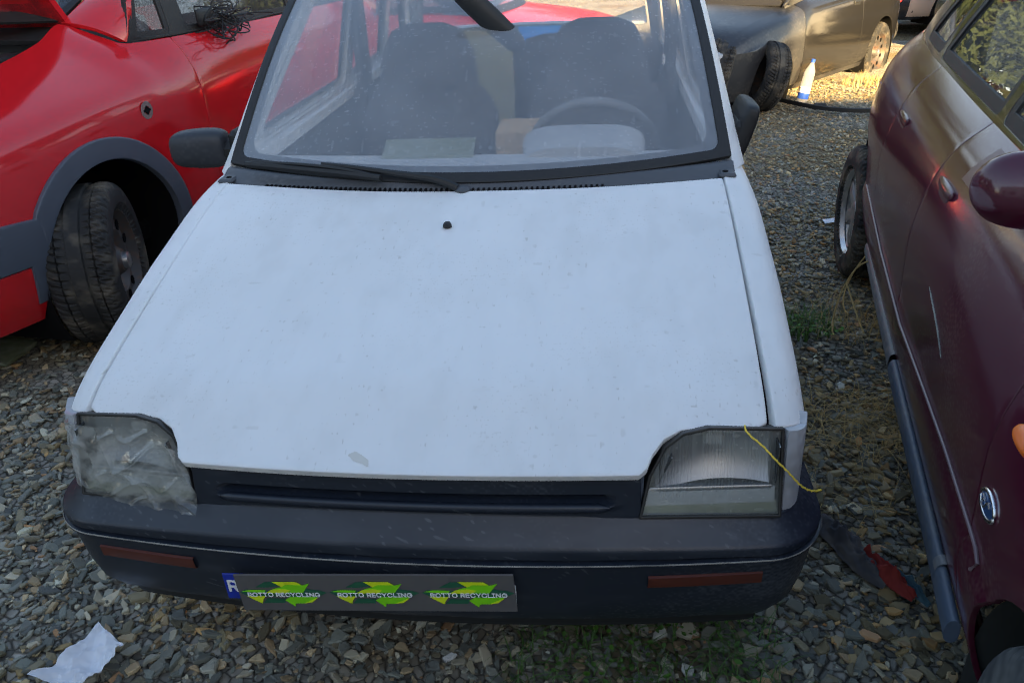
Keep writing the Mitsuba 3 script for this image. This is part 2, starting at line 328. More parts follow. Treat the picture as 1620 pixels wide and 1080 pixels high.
def frame(origin, deg):
    """local +y (rearwards) points to (sin, cos) of deg clockwise"""
    a = math.radians(deg); M = np.eye(4)
    M[:3, 0] = [math.cos(a), -math.sin(a), 0]; M[:3, 1] = [math.sin(a), math.cos(a), 0]; M[:3, 3] = origin; return M

# ================================================================ ground
def ground_z(x, y): return 0.018*(meshkit.fbm(np.stack([x*1.3, y*1.3, np.zeros_like(x)], -1), 3, 5)-0.5)
def build_ground():
    g = np.concatenate([-np.geomspace(90, 5, 14), np.linspace(-4.4, 5.4, 80), np.geomspace(6, 90, 14)])
    X, Y = np.meshgrid(g, g+2.0, indexing='ij'); Z = np.where((abs(X) < 6) & (abs(Y-2) < 8), ground_z(X, Y), 0)-0.012
    add('ground', grid(np.stack([X, Y, Z], -1)), 'm_ground', smooth=True, kind='structure', label='gravel yard ground of grey and tan slate chips')
    rg = np.random.default_rng(3); bases = []
    for k in range(28):
        n = rg.integers(5, 8); a = np.sort(rg.uniform(0, 2*np.pi, n)+0)+0; a = np.linspace(0, 2*np.pi, n, endpoint=False)+rg.uniform(-.35, .35, n)
        r = rg.uniform(.6, 1.2, n); el = rg.uniform(.42, .9); c, s = np.cos(a)*r, np.sin(a)*r*el; t = rg.uniform(.10, .27)
        bot = np.stack([c, s, np.full(n, -t)], -1); mid = np.stack([c*1.0, s*1.0, t*rg.uniform(.1, .5, n)], -1)
        top = np.stack([c*.8+.05, s*.8, t*rg.uniform(.7, 1.15, n)], -1)
        V = np.vstack([bot, mid, top, [[0.03, 0, t*rg.uniform(.8, 1.1)]]]); F = []
        for i in range(n):
            j = (i+1) % n
            for o in (0, n): F += [(o+i, o+j, o+n+j), (o+i, o+n+j, o+n+i)]
            F.append((2*n+i, 2*n+j, 3*n))
        bases.append((V, np.array(F)))
    pal = np.array([(.085, .090, .084), (.115, .118, .105), (.155, .155, .135), (.10, .108, .098), (.20, .185, .145), (.235, .185, .12), (.175, .13, .082), (.135, .12, .085), (.28, .255, .20), (.25, .15, .085), (.075, .08, .078), (.36, .33, .27)])
    pw = np.array([13, 15, 13, 12, 9, 7, 6, 11, 3.5, 2, 9, 1.2]); pw = pw/pw.sum()
    zones = [((-3.2, 1.9), (-0.75, 1.2), 3100, (.007, .028)), ((-3.2, 1.9), (-0.4, 1.2), 1600, (.004, .009)), ((.55, 2.1), (1.2, 3.4), 2900, (.007, .022)), ((-2.6, .6), (1.2, 3.4), 900, (.010, .028)), ((.6, 3.2), (3.4, 7.2), 1700, (.008, .019))]
    Vs, Fs, Cs = [], [], []; off = 0
    for (x0, x1), (y0, y1), dens, (s0, s1) in zones:
        N = int((x1-x0)*(y1-y0)*dens)
        x, y = rg.uniform(x0, x1, N), rg.uniform(y0, y1, N)
        sc = s0+(s1-s0)*rg.uniform(0, 1, N)**2.3
        yaw = rg.uniform(0, 2*np.pi, N); tx, ty = rg.normal(0, .25, N), rg.normal(0, .25, N)
        col = np.minimum(pal[rg.choice(len(pal), N, p=pw)]*[1.86, 1.83, 1.68]*rg.uniform(.65, 1.35, (N, 1)), .62)
        brown = meshkit.fbm(np.stack([x*1.7, y*1.7, 0*x], -1), 3, 11)
        col = np.where(((brown > .52) | ((x > .75) & (brown > .42)))[:, None] & (rg.uniform(0, 1, N) < .5)[:, None], col*[1.15, .95, .68], col)
        kind = rg.integers(0, len(bases), N)
        z = ground_z(x, y)-.012+sc*.22+rg.uniform(0, .010, N)
        for k, (bv, bf) in enumerate(bases):
            q = np.nonzero(kind == k)[0]
            if not len(q): continue
            v = bv[None]*sc[q, None, None]
            cyw, syw = np.cos(yaw[q])[:, None], np.sin(yaw[q])[:, None]
            vx, vy, vz = v[..., 0]*cyw-v[..., 1]*syw, v[..., 0]*syw+v[..., 1]*cyw, v[..., 2]
            vz2 = vz+vx*tx[q, None]+vy*ty[q, None]
            P = np.stack([vx+x[q, None], vy+y[q, None], vz2+z[q, None]], -1)
            Vs.append(P.reshape(-1, 3)); n = len(bv)
            Fs.append((bf[None]+(np.arange(len(q))*n)[:, None, None]+off).reshape(-1, 3)); off += len(q)*n
            Cs.append(np.repeat(col[q], n, 0))
    m = trimesh.Trimesh(np.vstack(Vs), np.vstack(Fs), process=False)
    add('gravel', m, 'm_stones', smooth=False, color=np.vstack(Cs), kind='stuff', label='loose grey and tan slate gravel between the parked cars')
    labels['gravel']['category'] = 'gravel'
build_ground()

# ================================================================ white hatchback (nose towards the camera, x right, y rearwards)
from scipy.interpolate import PchipInterpolator
_zc = PchipInterpolator([-.05, .02, .05, .09, .134, .185, .205, .23, .4, .6, .72, .86, 1.0], [.572, .612, .630, .6525, .6765, .7035, .7115, .7195, .772, .829, .860, .889, .905])
def zhood(x, y): return _zc(y)-.045*x*x
WC = [0, 1.7, .6]
def white_car():
    k = thing('white_hatchback', 'old white hatchback with dusty bonnet, black bumper and one plastic wrapped headlamp', 'car')
    ys = [.05, .14, .2, .4, .6, .86, 1.0, 1.4, 2.0, 2.7, 3.1, 3.32]
    sw = [-.045, -.022, -.012, -.003, 0, 0, 0, 0, 0, 0, -.02, -.07]
    zs = [.60, float(_zc(.14))-.016, float(_zc(.2))-.016, float(_zc(.4))-.016, float(_zc(.6))-.016, float(_zc(.86))-.016, .885, .893, .905, .925, .935, .935]
    C = [[(.63+w, .2), (.688+w, .3), (.697+w, .45), (.698+w, .58), (.690+w, z-.075), (.672+w, z-.024), (.648+w, z-.006), (.612, z)] for w, z in zip(sw, zs)]
    L = Loft(ys, C)
    g, lo = .004, 0
    # --- bonnet
    hx = [0]+list(np.linspace(.03, .385, 12)); fr = [(x, .042+.09*x*x) for x in hx]+[(.396, .064), (.406, .086), (.426, .112), (.456, .129), (.50, .137), (.583, .141), (.596, .150)]
    side = [(.599, .3), (.602, .6), (.604, .855)]; rear = [(x, 0.775+.235*x*x) for x in np.linspace(.604, 0, 14)]
    half = fr+side+rear
    poly = Polygon(half+[(-x, y) for x, y in half[::-1][1:-1]])
    def bent(uv):
        x, y = uv[:, 0], uv[:, 1]
        lip = .010*np.exp(-((y-.045-.09*x*x)/.012).clip(0, 9))
        return np.stack([x-.0025, y-.004*(np.abs(x) < .4)*np.exp(-((y-.04)/.02).clip(0, 9)), zhood(x, y)-lip*0+.0012*np.sin(x*9+y*5)*np.sin(y*7)], -1)
    hb = add(k+'__bonnet', panel(poly, bent, h=.012, thick=.016, bevel=.004, inside=WC), 'm_white', smooth=40)
    noz = [(-.012, .632)]
    for x, y in noz:
        z = float(zhood(x, y)); add(hb+'__washer_nozzle', cat(lathe_z([(.010, 0), (.0095, .006), (.006, .011), (0, .012)], (x, y, z)), cboxm((x, y-.006, z+.008), (.010, .012, .009), .003)), 'm_black')
    rs = Polygon([(-.094, .066), (-.084, .059), (-.070, .056), (-.060, .051), (-.062, .058), (-.074, .065), (-.086, .070)]).buffer(.002)
    add(hb+'__tape_residue', panel(rs, lambda uv: bent(uv)+[0, -.0006, .0008], h=.006, thick=0), 'm_residue')
    # --- fenders, doors, quarters
    for s in (1, -1):
        fn = L.map(s)
        arch = L.arch(.585, .29, .315)
        f = Polygon([(.143, 7), (.146, 6.2), (.153, 5.6), (.172, 4.8), (.195, L.s_of(.195, .655)), (.215, L.s_of(.215, .635)), (.275, L.s_of(.275, .57)), (.28, L.s_of(.28, .5)), (.285, .4), (.975, .4), (.975, 7)]).difference(arch)
        add(k+'__front_wing', panel(f, fn, h=.02, hv=.25, thick=.02, bevel=.003, inside=WC), 'm_white')
        d1 = sbox(.983, .45, 2.02, 7); d = add(k+'__door', panel(d1, fn, h=.06, hv=.35, thick=.03, bevel=.003, inside=WC), 'm_white')
        add(d+'__handle', cboxm((s*.703, 1.9, .79), (.02, .14, .03), .006), 'm_black')
        d2 = sbox(2.028, .45, 2.62, 7); d = add(k+'__door', panel(d2, fn, h=.06, hv=.35, thick=.03, bevel=.003, inside=WC), 'm_white')
        add(d+'__handle', cboxm((s*.703, 2.5, .80), (.02, .14, .03), .006), 'm_black')
        q = sbox(2.628, .4, 3.28, 7).difference(L.arch(2.915, .29, .315))
        add(k+'__rear_wing', panel(q, fn, h=.03, hv=.3, thick=.02, bevel=.003, inside=WC), 'm_white')
        add(k+'__sill', panel(sbox(.98, 0, 2.62, .44), fn, h=.1, hv=.2, thick=.02, inside=WC), 'm_white')
        add(k+'__wheel_arch_liner', lathe_arc(s*.40, s*.66, .585, .29, .31), 'm_void')
        add(k+'__wheel_arch_liner', lathe_arc(s*.40, s*.66, 2.915, .29, .31), 'm_void')
        wheel(k, (s*.61, .585, .262), .262, .145, np.eye(4), out=s)
        wheel(k, (s*.60, 2.915, .262), .262, .145, np.eye(4), out=s)
    # --- greenhouse
    belt = lambda y: np.interp(y, [1.0, 2.0, 3.1], [.888, .906, .934])
    def gh(s):
        def fn(uv):
            y, z = uv[:, 0], uv[:, 1]; t = np.clip((z-belt(y))/(1.335-belt(y)), -.2, 1.1)
            x = .668-.088*t-.012*t*t-.03*np.clip((y-2.6)/.5, 0, 1)**2
            return np.stack([s*x, y, z], -1)
        return fn
    outl = Polygon([(1.06, .902), (1.68, 1.338), (2.80, 1.345), (3.10, .945), (2.0, .912)])
    w1 = Polygon([(1.17, .925), (1.70, 1.305), (2.00, 1.308), (2.00, .935)]).buffer(-.012).buffer(.012)
    w2 = Polygon([(2.10, .937), (2.10, 1.308), (2.52, 1.312), (2.60, .945)]).buffer(-.012).buffer(.012)
    w3 = Polygon([(2.68, .955), (2.62, 1.305), (2.76, 1.305), (2.98, .965)]).buffer(-.012).buffer(.012)
    for s in (1, -1):
        fn = gh(s)
        add(k+'__window_frame', panel(outl.difference(unary_union([w1, w2, w3]).buffer(.012)), fn, h=.08, thick=.03, bevel=.003, inside=WC, back=True), 'm_white')
        for w in (w1, w2, w3):
            gl = add(k+'__side_window', panel(w.buffer(.004), lambda uv, fn=fn: fn(uv)-[s*.008, 0, 0], h=.1, thick=0), 'm_sideglass')
            add(gl+'__rubber_seal', panel(w.buffer(.012).difference(w.buffer(-.006)), lambda uv, fn=fn: fn(uv)-[s*.003, 0, 0], h=.1, thick=.012, inside=WC), 'm_rubber')
    # --- windscreen
    def scr(uv, off=0.0):
        a, t = uv[:, 0], uv[:, 1]; w = .636-.082*t; x = a*w; q = (a*w/.62)**2
        y = (.797+.158*q)*(1-t)+(1.445+.130*q)*t; z = (.888+.010*q)*(1-t)+(1.365-.032*q)*t
        bul = .030*np.sin(np.pi*np.clip(t, 0, 1))
        return np.stack([x, y-.55*bul-off*.55, z+.83*bul+off*.83], -1)
    full = sbox(-1, 0, 1, 1); hole = sbox(-.966, .028, .966, .975).buffer(-.04).buffer(.04); clear = sbox(-.922, .058, .922, .955).buffer(-.06).buffer(.06)
    ws = add(k+'__windscreen', panel(sbox(-.97, .02, .97, .985), scr, h=.06, hv=.05, thick=0), 'm_windscreen', smooth=True)
    add(ws+'__rubber_surround', panel(full.difference(hole), lambda uv: scr(uv, .004), h=.05, thick=.012, bevel=.003, inside=WC), 'm_rubber')
    add(ws+'__tint_band', panel(hole.buffer(.004).difference(clear), lambda uv: scr(uv, -.004), h=.05, thick=0), 'm_tint_band', smooth=True)
    for s in (1, -1):
        def ap(uv):
            a, t = uv[:, 0:1], uv[:, 1:2]
            E = scr(np.hstack([np.full_like(t, s*1.0), t]), .002); O = np.hstack([s*(.672-.088*t), 1.045+.665*t, .895+.447*t])
            mid = (E+O)/2+np.array([s*.012, -.010, .014])
            return E*(1-a)**2+2*mid*a*(1-a)+O*a*a
        add(k+'__windscreen_pillar', panel(sbox(0.03, -.06, 1, 1.0), ap, h=.12, hv=.05, thick=.02, bevel=.002, inside=WC), 'm_white')
    def roof(uv):
        a, t = uv[:, 0], uv[:, 1]; q = a*a; y0 = 1.452+.130*q; y = y0*(1-t)+(2.98-.1*q)*t
        x = a*(.566+.006*np.sin(np.pi*t)); z = 1.366-.030*q*q+.035*np.sin(np.pi*np.clip(t, 0, 1))-.02*t
        return np.stack([x, y, z], -1)
    add(k+'__roof', panel(sbox(-1, 0, 1, 1), roof, h=.08, thick=.02, inside=WC, back=True), 'm_white')
    def tail(uv):
        a, t = uv[:, 0], uv[:, 1]; x = a*(.566+.09*np.clip(t*2, 0, 1)); y = np.interp(t, [0, .5, .62, 1], [2.98, 3.20, 3.29, 3.31])-.09*a*a; z = np.interp(t, [0, .5, .62, 1], [1.345, .96, .86, .42])-.02*a*a*(1-t)
        return np.stack([x, y, z], -1)
    rw = sbox(-.86, .07, .86, .45).buffer(-.04).buffer(.04)
    tg = add(k+'__tailgate', panel(sbox(-.98, .01, .98, .99).difference(rw), tail, h=.06, thick=.025, inside=WC, back=True), 'm_white')
    add(tg+'__rear_window', panel(rw.buffer(.01), lambda uv: tail(uv)-[0, .01, 0], h=.1, thick=0), 'm_sideglass')
    for s in (1, -1): add(k+'__tail_lamp', cboxm((s*.60, 3.27, .72), (.12, .05, .16), .015), 'm_red_lamp')
    add(k+'__rear_bumper', cboxm((0, 3.28, .40), (1.36, .16, .22), .05), 'm_bumper')
    # --- cowl
    def cowl(uv):
        x, t = uv[:, 0], uv[:, 1]; q = x*x; y = (.781+.235*q)*(1-t)+(.806+.365*q)*t
        return np.stack([x, y, .866-.02*q+(.026+.016*q)*np.clip(t*1.15, 0, 1)**.8], -1)
    cw = add(k+'__cowl_panel', panel(sbox(-.638, -.05, .638, 1.05), cowl, h=.03, hv=.15, thick=.02, bevel=.003, inside=WC), 'm_cowl')
    vents = []
    for x in np.arange(-.50, .33, .0125):
        p = cowl(np.array([[x, .13]]))[0]; vents.append(cboxm(p+[0, 0, .002], (.0055, .012, .008), .001))
    add(cw+'__vent_slots', cat(*vents), 'm_void')
    for s in (1, -1):
        p = cowl(np.array([[s*.618, .35]]))[0]
        add(cw+'__corner_piece', cboxm(p+[0, .0, .001], (.040, .06, .012), .005), 'm_cowl')
        add(cw+'__screw_hole', lathe_z([(.008, 0), (.006, .003), (0, .003)], p+[-s*.004, -.008, .006]), 'm_void')
    # wiper
    arm = np.array([[-.012, .782, .880], [-.04, .784, .893], [-.140, .800, .908], [-.276, .826, .920], [-.35, .842, .924]])
    bl = np.array([[-.195, .793, .903], [-.30, .815, .910], [-.396, .838, .913], [-.48, .862, .915], [-.560, .884, .916]])
    wp = add(k+'__wiper', tube(resample(arm, 18), np.linspace(.010, .005, 18), 8), 'm_black')
    add(wp+'__pivot', lathe_z([(.020, -.02), (.020, .004), (.014, .010), (0, .012)], (0.0, .786, .872)), 'm_cowl')
    add(wp+'__wiper_blade', cat(tube(bl, .0075, 6), tube(bl+[0, .006, -.008], .004, 5)), 'm_black')
    bk = np.array([[-.22, .800, .908], [-.31, .822, .919], [-.38, .840, .922], [-.46, .862, .922], [-.55, .884, .919]])
    add(wp+'__blade_bracket', tube(resample(bk, 16), .0045, 6), 'm_black')
    # --- nose panel, grille slot
    def nose(uv):
        x, z = uv[:, 0], uv[:, 1]; slot = np.exp(-(((z-.5625)/.0075)**4))*(np.abs(x+.0) < .335)
        return np.stack([x, .058+.10*x*x+.15*(z-.62)+.020*slot-.010*np.exp(-((z-.552)/.006)**2)*(np.abs(x) < .345), z], -1)
    npn = add(k+'__nose_panel', panel(Polygon([(-.388, .530), (.388, .530), (.385, .626), (-.385, .626)]), nose, h=.02, hv=.0035, thick=.01, inside=WC), 'm_bumper')
    gx = np.linspace(-.338, .338, 40); add(npn+'__grille_bar', tube(np.stack([gx, .043+.10*gx*gx, .5525+0*gx], -1), np.r_[.002, np.full(38, .0085), .002], 10), 'm_bumper')
    # --- bumper
    th = np.linspace(0, 1, 24)
    right = [(x, .004+.115*x*x) for x in np.linspace(0, .605, 16)]
    cx, cyy = .605, .004+.115*.605**2; n = 14
    arc = [(cx+.108*math.sin(a)*1.0, cyy+.118*(1-math.cos(a))+.146*.10*math.sin(a)) for a in np.linspace(.08, math.pi/2, n)]
    sd = [(.7135, .20), (.714, .29)]
    hp = right+arc+sd; path = np.array([(-x, y) for x, y in hp[::-1]][:-1]+hp); path = resample2(path, 150)
    prof = [(-.10, .538), (-.052, .541), (-.045, .542), (-.040, .539), (-.0385, .535), (-.007, .500), (-.002, .495), (.0, .489), (-.0005, .474), (-.007, .470), (-.007, .4665), (.003, .4645), (.0035, .4585), (-.004, .455), (-.007, .425), (-.014, .365), (-.024, .322), (-.044, .290), (-.08, .282)]
    bm = sweep(path, prof, closed_prof=False)
    v = bm.vertices.copy(); up = np.clip((v[:, 2]-.455)/.08, 0, 1); v[:, 2] -= up*.024*(np.abs(v[:, 0])/.69)**2; v[:, 2] += .0010*np.sin(v[:, 0]*40)*(v[:, 2] < .47)
    bm.vertices = v
    bp = add(k+'__front_bumper', bm, 'm_bumper', smooth=32)
    add(bp+'__light_trim_line', sweep(path[6:-6], [(.0032, .4637), (.0042, .463), (.0042, .4612), (.0034, .4605)], False), 'm_trim_light', smooth=60)
    for s in (1, -1):
        pth = np.array([(x, .004+.125*x*x) for x in np.linspace(.405, .598, 12)])
        rf = sweep(pth, [(-.004, .430), (.000, .428), (-.002, .405), (-.008, .402)], False); rf.vertices[:, 0] *= s
        add(bp+'__side_reflector', rf, 'm_orange_dull', smooth=60)
    Mh = trimesh.transformations.translation_matrix((-.252, .0365, .5055)) @ rotm(-math.pi/2, [0, 0, 1]) @ rotm(-.69, [0, 1, 0])
    hk = add(bp+'__tow_hook_hole', lathe([(.0012, .0065), (.0012, 0)], 18), 'm_void', M=Mh)
    add(bp+'__hole_rim', lathe([(0, .0105), (.0016, .010), (.0016, .0062), (0, .006)], 20), 'm_trim_light', M=Mh)
    add(k+'__lower_valance', sweep(resample2(path[20:-20], 60), [(-.07, .30), (-.075, .24), (-.10, .22), (-.14, .22)], False), 'm_black')
    # engine bay mass, underbody, cabin floor: what is seen dark through the gaps
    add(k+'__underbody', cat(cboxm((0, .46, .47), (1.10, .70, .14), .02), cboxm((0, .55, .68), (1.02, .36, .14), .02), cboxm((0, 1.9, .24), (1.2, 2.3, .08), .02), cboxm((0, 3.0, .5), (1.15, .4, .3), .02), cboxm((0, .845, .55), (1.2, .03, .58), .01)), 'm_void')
    for s in (1, -1): add(k+'__bonnet_gutter', grid(np.array([[(s*a, y, float(_zc(y))-.016-.034) for a in (.585, .635)] for y in np.linspace(.17, .95, 14)])), 'm_void')
    # --- headlamps
    lens = Polygon([(.390, .533), (.621, .524), (.621, .662), (.50, .669), (.458, .662), (.428, .642), (.404, .598)])
    def lampf(s, d=0.0):
        def fn(uv):
            x, z = uv[:, 0], uv[:, 1]
            return np.stack([s*x, .060+.13*(x-.386)+.38*(z-.544)+d, z], -1)
        return fn
    for s in (1, -1):
        hl = add(k+'__headlamp', panel(lens.buffer(.0012).difference(lens.buffer(-.0010)), lampf(s, -.001), h=.02, thick=.025, bevel=.0015, inside=WC), 'm_lamp_bezel')
        def flut(uv, s=s):
            P = lampf(s, .004)(uv); f = (uv[:, 1] > .572)*(uv[:, 0] < .606); P[:, 1] -= .0021*np.abs(np.sin(uv[:, 0]*math.pi/.0055))*f*((uv[:, 0] % .07) < .052)
            return P
        add(hl+'__lens', panel(lens.buffer(-.001), flut, h=.0014 if s > 0 else .006, hv=.015, thick=0), 'm_lens')
        R = []
        for zz in np.linspace(-.040, .046, 18):
            R.append([(s*(.512+xx), .150+.17*xx-8.5*(xx*xx*.62+(zz-.02)*(zz-.02)*1.3)*.5+.2*zz, .608+zz) for xx in np.linspace(-.098, .096, 26)])
        add(hl+'__reflector', grid(np.array(R)), 'm_reflector', smooth=True)
        add(hl+'__reflector', cboxm((s*.612, .135, .610), (.003, .06, .076), .001), 'm_reflector')
        add(hl+'__reflector', cboxm((s*.428, .120, .603), (.003, .06, .062), .001, rotm(s*.35, [0, 1, 0])), 'm_reflector')
        add(hl+'__bulb_shield', cboxm((s*.512, .150, .632), (.036, .02, .022), .005), 'm_ledge_pale')
        rect = lambda x0, x1, z0, z1: Polygon([(x0, z0), (x1, z0-.004), (x1, z1-.004), (x0+.005, z1)])
        add(hl+'__pale_ledge', panel(rect(.394, .612, .546, .5685), lampf(s, .010), h=.03, thick=.01, inside=WC), 'm_ledge_pale')
        add(hl+'__ledge_trim', cat(panel(rect(.402, .606, .5695, .5722), lampf(s, .009), h=.03, thick=.05, inside=WC)), 'm_reflector')
        add(hl+'__lower_ledge', panel(rect(.391, .616, .530, .5445), lampf(s, .010), h=.03, thick=.01, inside=WC), 'm_ledge')
        add(hl+'__side_ledge', panel(Polygon([(.607, .572), (.617, .572), (.617, .655), (.607, .655)]), lampf(s, .012), h=.03, thick=.01, inside=WC), 'm_lamp_bezel')
        add(hl+'__lamp_housing', cat(cboxm((s*.51, .185, .59), (.23, .015, .12), .003), cboxm((s*.388, .125, .570), (.012, .10, .10), .003), cboxm((s*.51, .15, .503), (.25, .08, .01), .002)), 'm_grey_plastic')
        ps = np.array([(.629, .106), (.645, .116), (.658, .132), (.667, .156), (.672, .185), (.6755, .225), (.678, .26)])
        tl = np.r_[0, np.cumsum(np.linalg.norm(np.diff(ps, axis=0), axis=1))]
        def sig(uv, s=s, d=0.0):
            x = np.interp(uv[:, 0], tl, ps[:, 0]); y = np.interp(uv[:, 0], tl, ps[:, 1])
            w = np.clip(1-uv[:, 0]/.12, 0, 1); return np.stack([s*(x-d), y+.22*(uv[:, 1]-.544)*w+d*.7, uv[:, 1]], -1)
        sp = Polygon([(0.002, .516), (.06, .520), (tl[-1], .545), (tl[-1], .57), (.115, .632), (.096, .660), (.085, .664), (.060, .652), (.03, .656), (0.002, .660)])
        ts = add(k+'__turn_signal', panel(sp, sig, h=.008, thick=.02, bevel=.002, inside=WC), 'm_signal')
    add(k+'__lamp_cavity', cat(*[cboxm((s*.64, .215, .585), (.05, .10, .13), .01) for s in (1, -1)][:1]), 'm_void'); add(k+'__lamp_cavity', cboxm((-.64, .215, .585), (.05, .10, .13), .01), 'm_void')
    # --- number plate behind a dark cover with three green emblems
    Mp = trimesh.transformations.translation_matrix((-.0685, .000, .393)) @ rotm(-.056, [0, 1, 0])
    Mq = trimesh.transformations.translation_matrix((-.0685, .000, .388)) @ rotm(-.012, [0, 1, 0])
    npk = add(k+'__number_plate', cboxm((-.0145, .012, -.004), (.527, .003, .050), .001), 'm_whiteprint', M=Mq)
    add(npk+'__blue_band', cboxm((-.256, .0095, -.001), (.044, .003, .060), .001), 'm_deepblue', M=Mq)
    Mt = Mq @ trimesh.transformations.translation_matrix((-.2745, .0078, -.012)) @ rotm(math.pi/2, [1, 0, 0])
    add(npk+'__country_letters', meshkit.text_mesh('RO', .026, .001, bold=True), 'm_whiteprint', smooth=False, M=Mt)
    add(npk+'__plate_cover', cboxm((0, 0.0, 0), (.499, .004, .086), .001), 'm_plate', M=Mp)
    shapes = {'m_dgreen': [[(170, 140), (260, 100), (335, 98), (375, 130), (270, 142)], [(20, 180), (70, 160), (395, 172), (700, 163), (772, 182), (700, 212), (395, 216), (80, 208)], [(200, 265), (245, 228), (400, 232), (390, 264)], [(578, 178), (600, 152), (690, 165), (680, 180)]],
              'm_lime': [[(400, 136), (440, 108), (560, 110), (578, 124), (642, 110), (572, 180), (250, 182), (330, 150)], [(398, 240), (450, 214), (690, 213), (640, 240), (560, 266), (480, 268), (471, 293)], [(40, 172), (110, 160), (250, 163), (235, 184)]],
              'm_yellowgreen': [[(328, 94), (535, 96), (572, 118), (440, 116), (398, 134)], [(250, 182), (300, 158), (400, 150), (470, 160), (430, 182)], [(75, 207), (235, 209), (205, 240), (192, 267), (110, 228)], [(560, 264), (640, 236), (690, 218), (630, 256)]]}
    u = .1395/375
    for i in range(3):
        ox = (-.2495+.084+.1665*i)
        for lay, (mn, ps) in enumerate(shapes.items()):
            ms = [trimesh.creation.extrude_polygon(Polygon([((px-395)*u*.575, (190-py)*.00030) for px, py in p]).buffer(0), .0006, engine='earcut') for p in ps]
            m = cat(*ms); m.apply_transform(trimesh.transformations.translation_matrix((ox, -.0022-.0006*(1-lay*0)-.0005*lay, 0)) @ rotm(math.pi/2, [1, 0, 0]))
            add(npk+'__green_emblem' if lay == 0 else npk+'__green_arrows' if lay == 1 else npk+'__yellow_green_arrows', m, mn, smooth=False, M=Mp)
        t = meshkit.text_mesh('ROTTO RECYCLING', .0092, .0006, bold=True); w = t.bounds[1, 0]-t.bounds[0, 0]; t.apply_scale([.134/w, 1, 1])
        t.apply_transform(trimesh.transformations.translation_matrix((ox-.067, -.0046, -.0058)) @ rotm(math.pi/2, [1, 0, 0]))
        add(npk+'__emblem_lettering', t, 'm_whiteprint', smooth=False, M=Mp)
    # --- mirrors
    mi_l = cboxm((0, 0, 0), (.175, .095, .110), .020); mi_l = smooth_mesh(mi_l, 1); mi_l = smooth_mesh(cboxm((0, 0, 0), (.165, .10, .108), .022), 2)
    mi_l.vertices[:, 2] *= 1-.9*np.clip(-mi_l.vertices[:, 0], -.1, .1)
    ml = add(k+'__wing_mirror', mi_l, 'm_mirror_plastic', smooth=40, M=trimesh.transformations.translation_matrix((-.782, 1.10, .905)) @ rotm(.12, [0, 0, 1]))
    add(ml+'__mirror_arm', cat(cboxm((-.70, 1.10, .897), (.07, .05, .055), .018), cboxm((-.668, 1.11, .915), (.03, .10, .085), .012)), 'm_black')
    mr = smooth_mesh(cboxm((0, 0, 0), (.05, .19, .15), .012), 2); mr.vertices[:, 2] -= .25*(mr.vertices[:, 1]).clip(-.1, .1)*0
    mr_k = add(k+'__wing_mirror', mr, 'm_black', smooth=40, M=trimesh.transformations.translation_matrix((.683, 1.15, .925)) @ rotm(.28, [0, 1, 0]))
    add(mr_k+'__mirror_arm', cat(cboxm((.680, 1.12, .90), (.03, .07, .055), .012), cboxm((.668, 1.11, .915), (.03, .10, .085), .012)), 'm_black')
    # --- interior
    db = lambda uv: np.stack([uv[:, 0], (.80+.42*uv[:, 0]**2)*(1-uv[:, 1])+(1.075+.03*uv[:, 0]**2)*uv[:, 1], .885+.012*np.sin(uv[:, 1]*3)-.05*np.clip(uv[:, 1]-.85, 0, 1)], -1)
    da = add(k+'__dashboard', cat(panel(sbox(-.585, 0, .585, 1), db, h=.05, thick=.03, bevel=.006, inside=[0, 1, .5]), cboxm((0, 1.09, .76), (1.16, .12, .22), .03)), 'm_dash')
    bn = []
    for t in np.linspace(0, 1, 10):
        y = .985+.16*t; hw = .165*(.86+.14*t); hz = .068*(.7+.3*t)
        bn.append([(.275-hw*math.copysign(abs(math.cos(a))**.55, math.cos(a)), y, .872+hz*max(0, math.sin(a))**.6) for a in np.linspace(0, math.pi, 21)])
    gb = grid(np.array(bn)); front = np.array(bn[0]); gb2 = grid(np.stack([front*[1, 1, 0]+[0, 0, .87], front]))
    add(da+'__instrument_hood', cat(gb, gb2), 'm_dash', smooth=60)
    add(da+'__defrost_vent', cat(*[cboxm((x, .868+.42*x*x*.8, .8965), (.045, .010, .006), .002) for x in list(np.arange(-.32, -.13, .055))+list(np.arange(-.02, .40, .055))]), 'm_black')
    Sw = trimesh.transformations.translation_matrix((.300, 1.40, .800)) @ rotm(math.radians(-62), [1, 0, 0])
    ang = np.linspace(0, 2*math.pi, 64, endpoint=False); ring = np.stack([.187*np.cos(ang), .187*np.sin(ang), 0*ang], -1)
    swk = add(k+'__steering_wheel', tube(ring, .0150, 10, closed=True), 'm_wheel_rim_grip', smooth=60, M=Sw)
    add(swk+'__steering_hub', cat(cboxm((0, -.01, -.02), (.15, .13, .04), .015), cboxm((-.12, 0, -.01), (.13, .035, .018), .006), cboxm((.12, 0, -.01), (.13, .035, .018), .006), cboxm((0, .0, -.10), (.06, .06, .16), .01)), 'm_black', M=Sw)
    for s in (-1, 1):
        X = s*.31
        back = [(-.245, .42), (-.25, .62), (-.245, .80), (-.20, .885), (-.168, .905), (-.150, 1.02), (-.115, 1.085), (-.06, 1.105)]
        pl = Polygon(back+[(-x, z) for x, z in back[::-1]])
        if s < 0: pl = pl.difference(affinity.scale(Point(.085, .90).buffer(.03), 1.3, .8)).difference(Polygon([(-.16, .885), (.04, .88), (.04, .895), (-.16, .90)]))
        def bkf(uv, X=X):
            x, z = uv[:, 0], uv[:, 1]; d = np.clip(1-(x/.25)**4, 0, 1)**.5
            return np.stack([X+x, 1.86+.26*(z-.45)-.03*d+.015*np.cos(x*30)*(z < .85), z], -1)
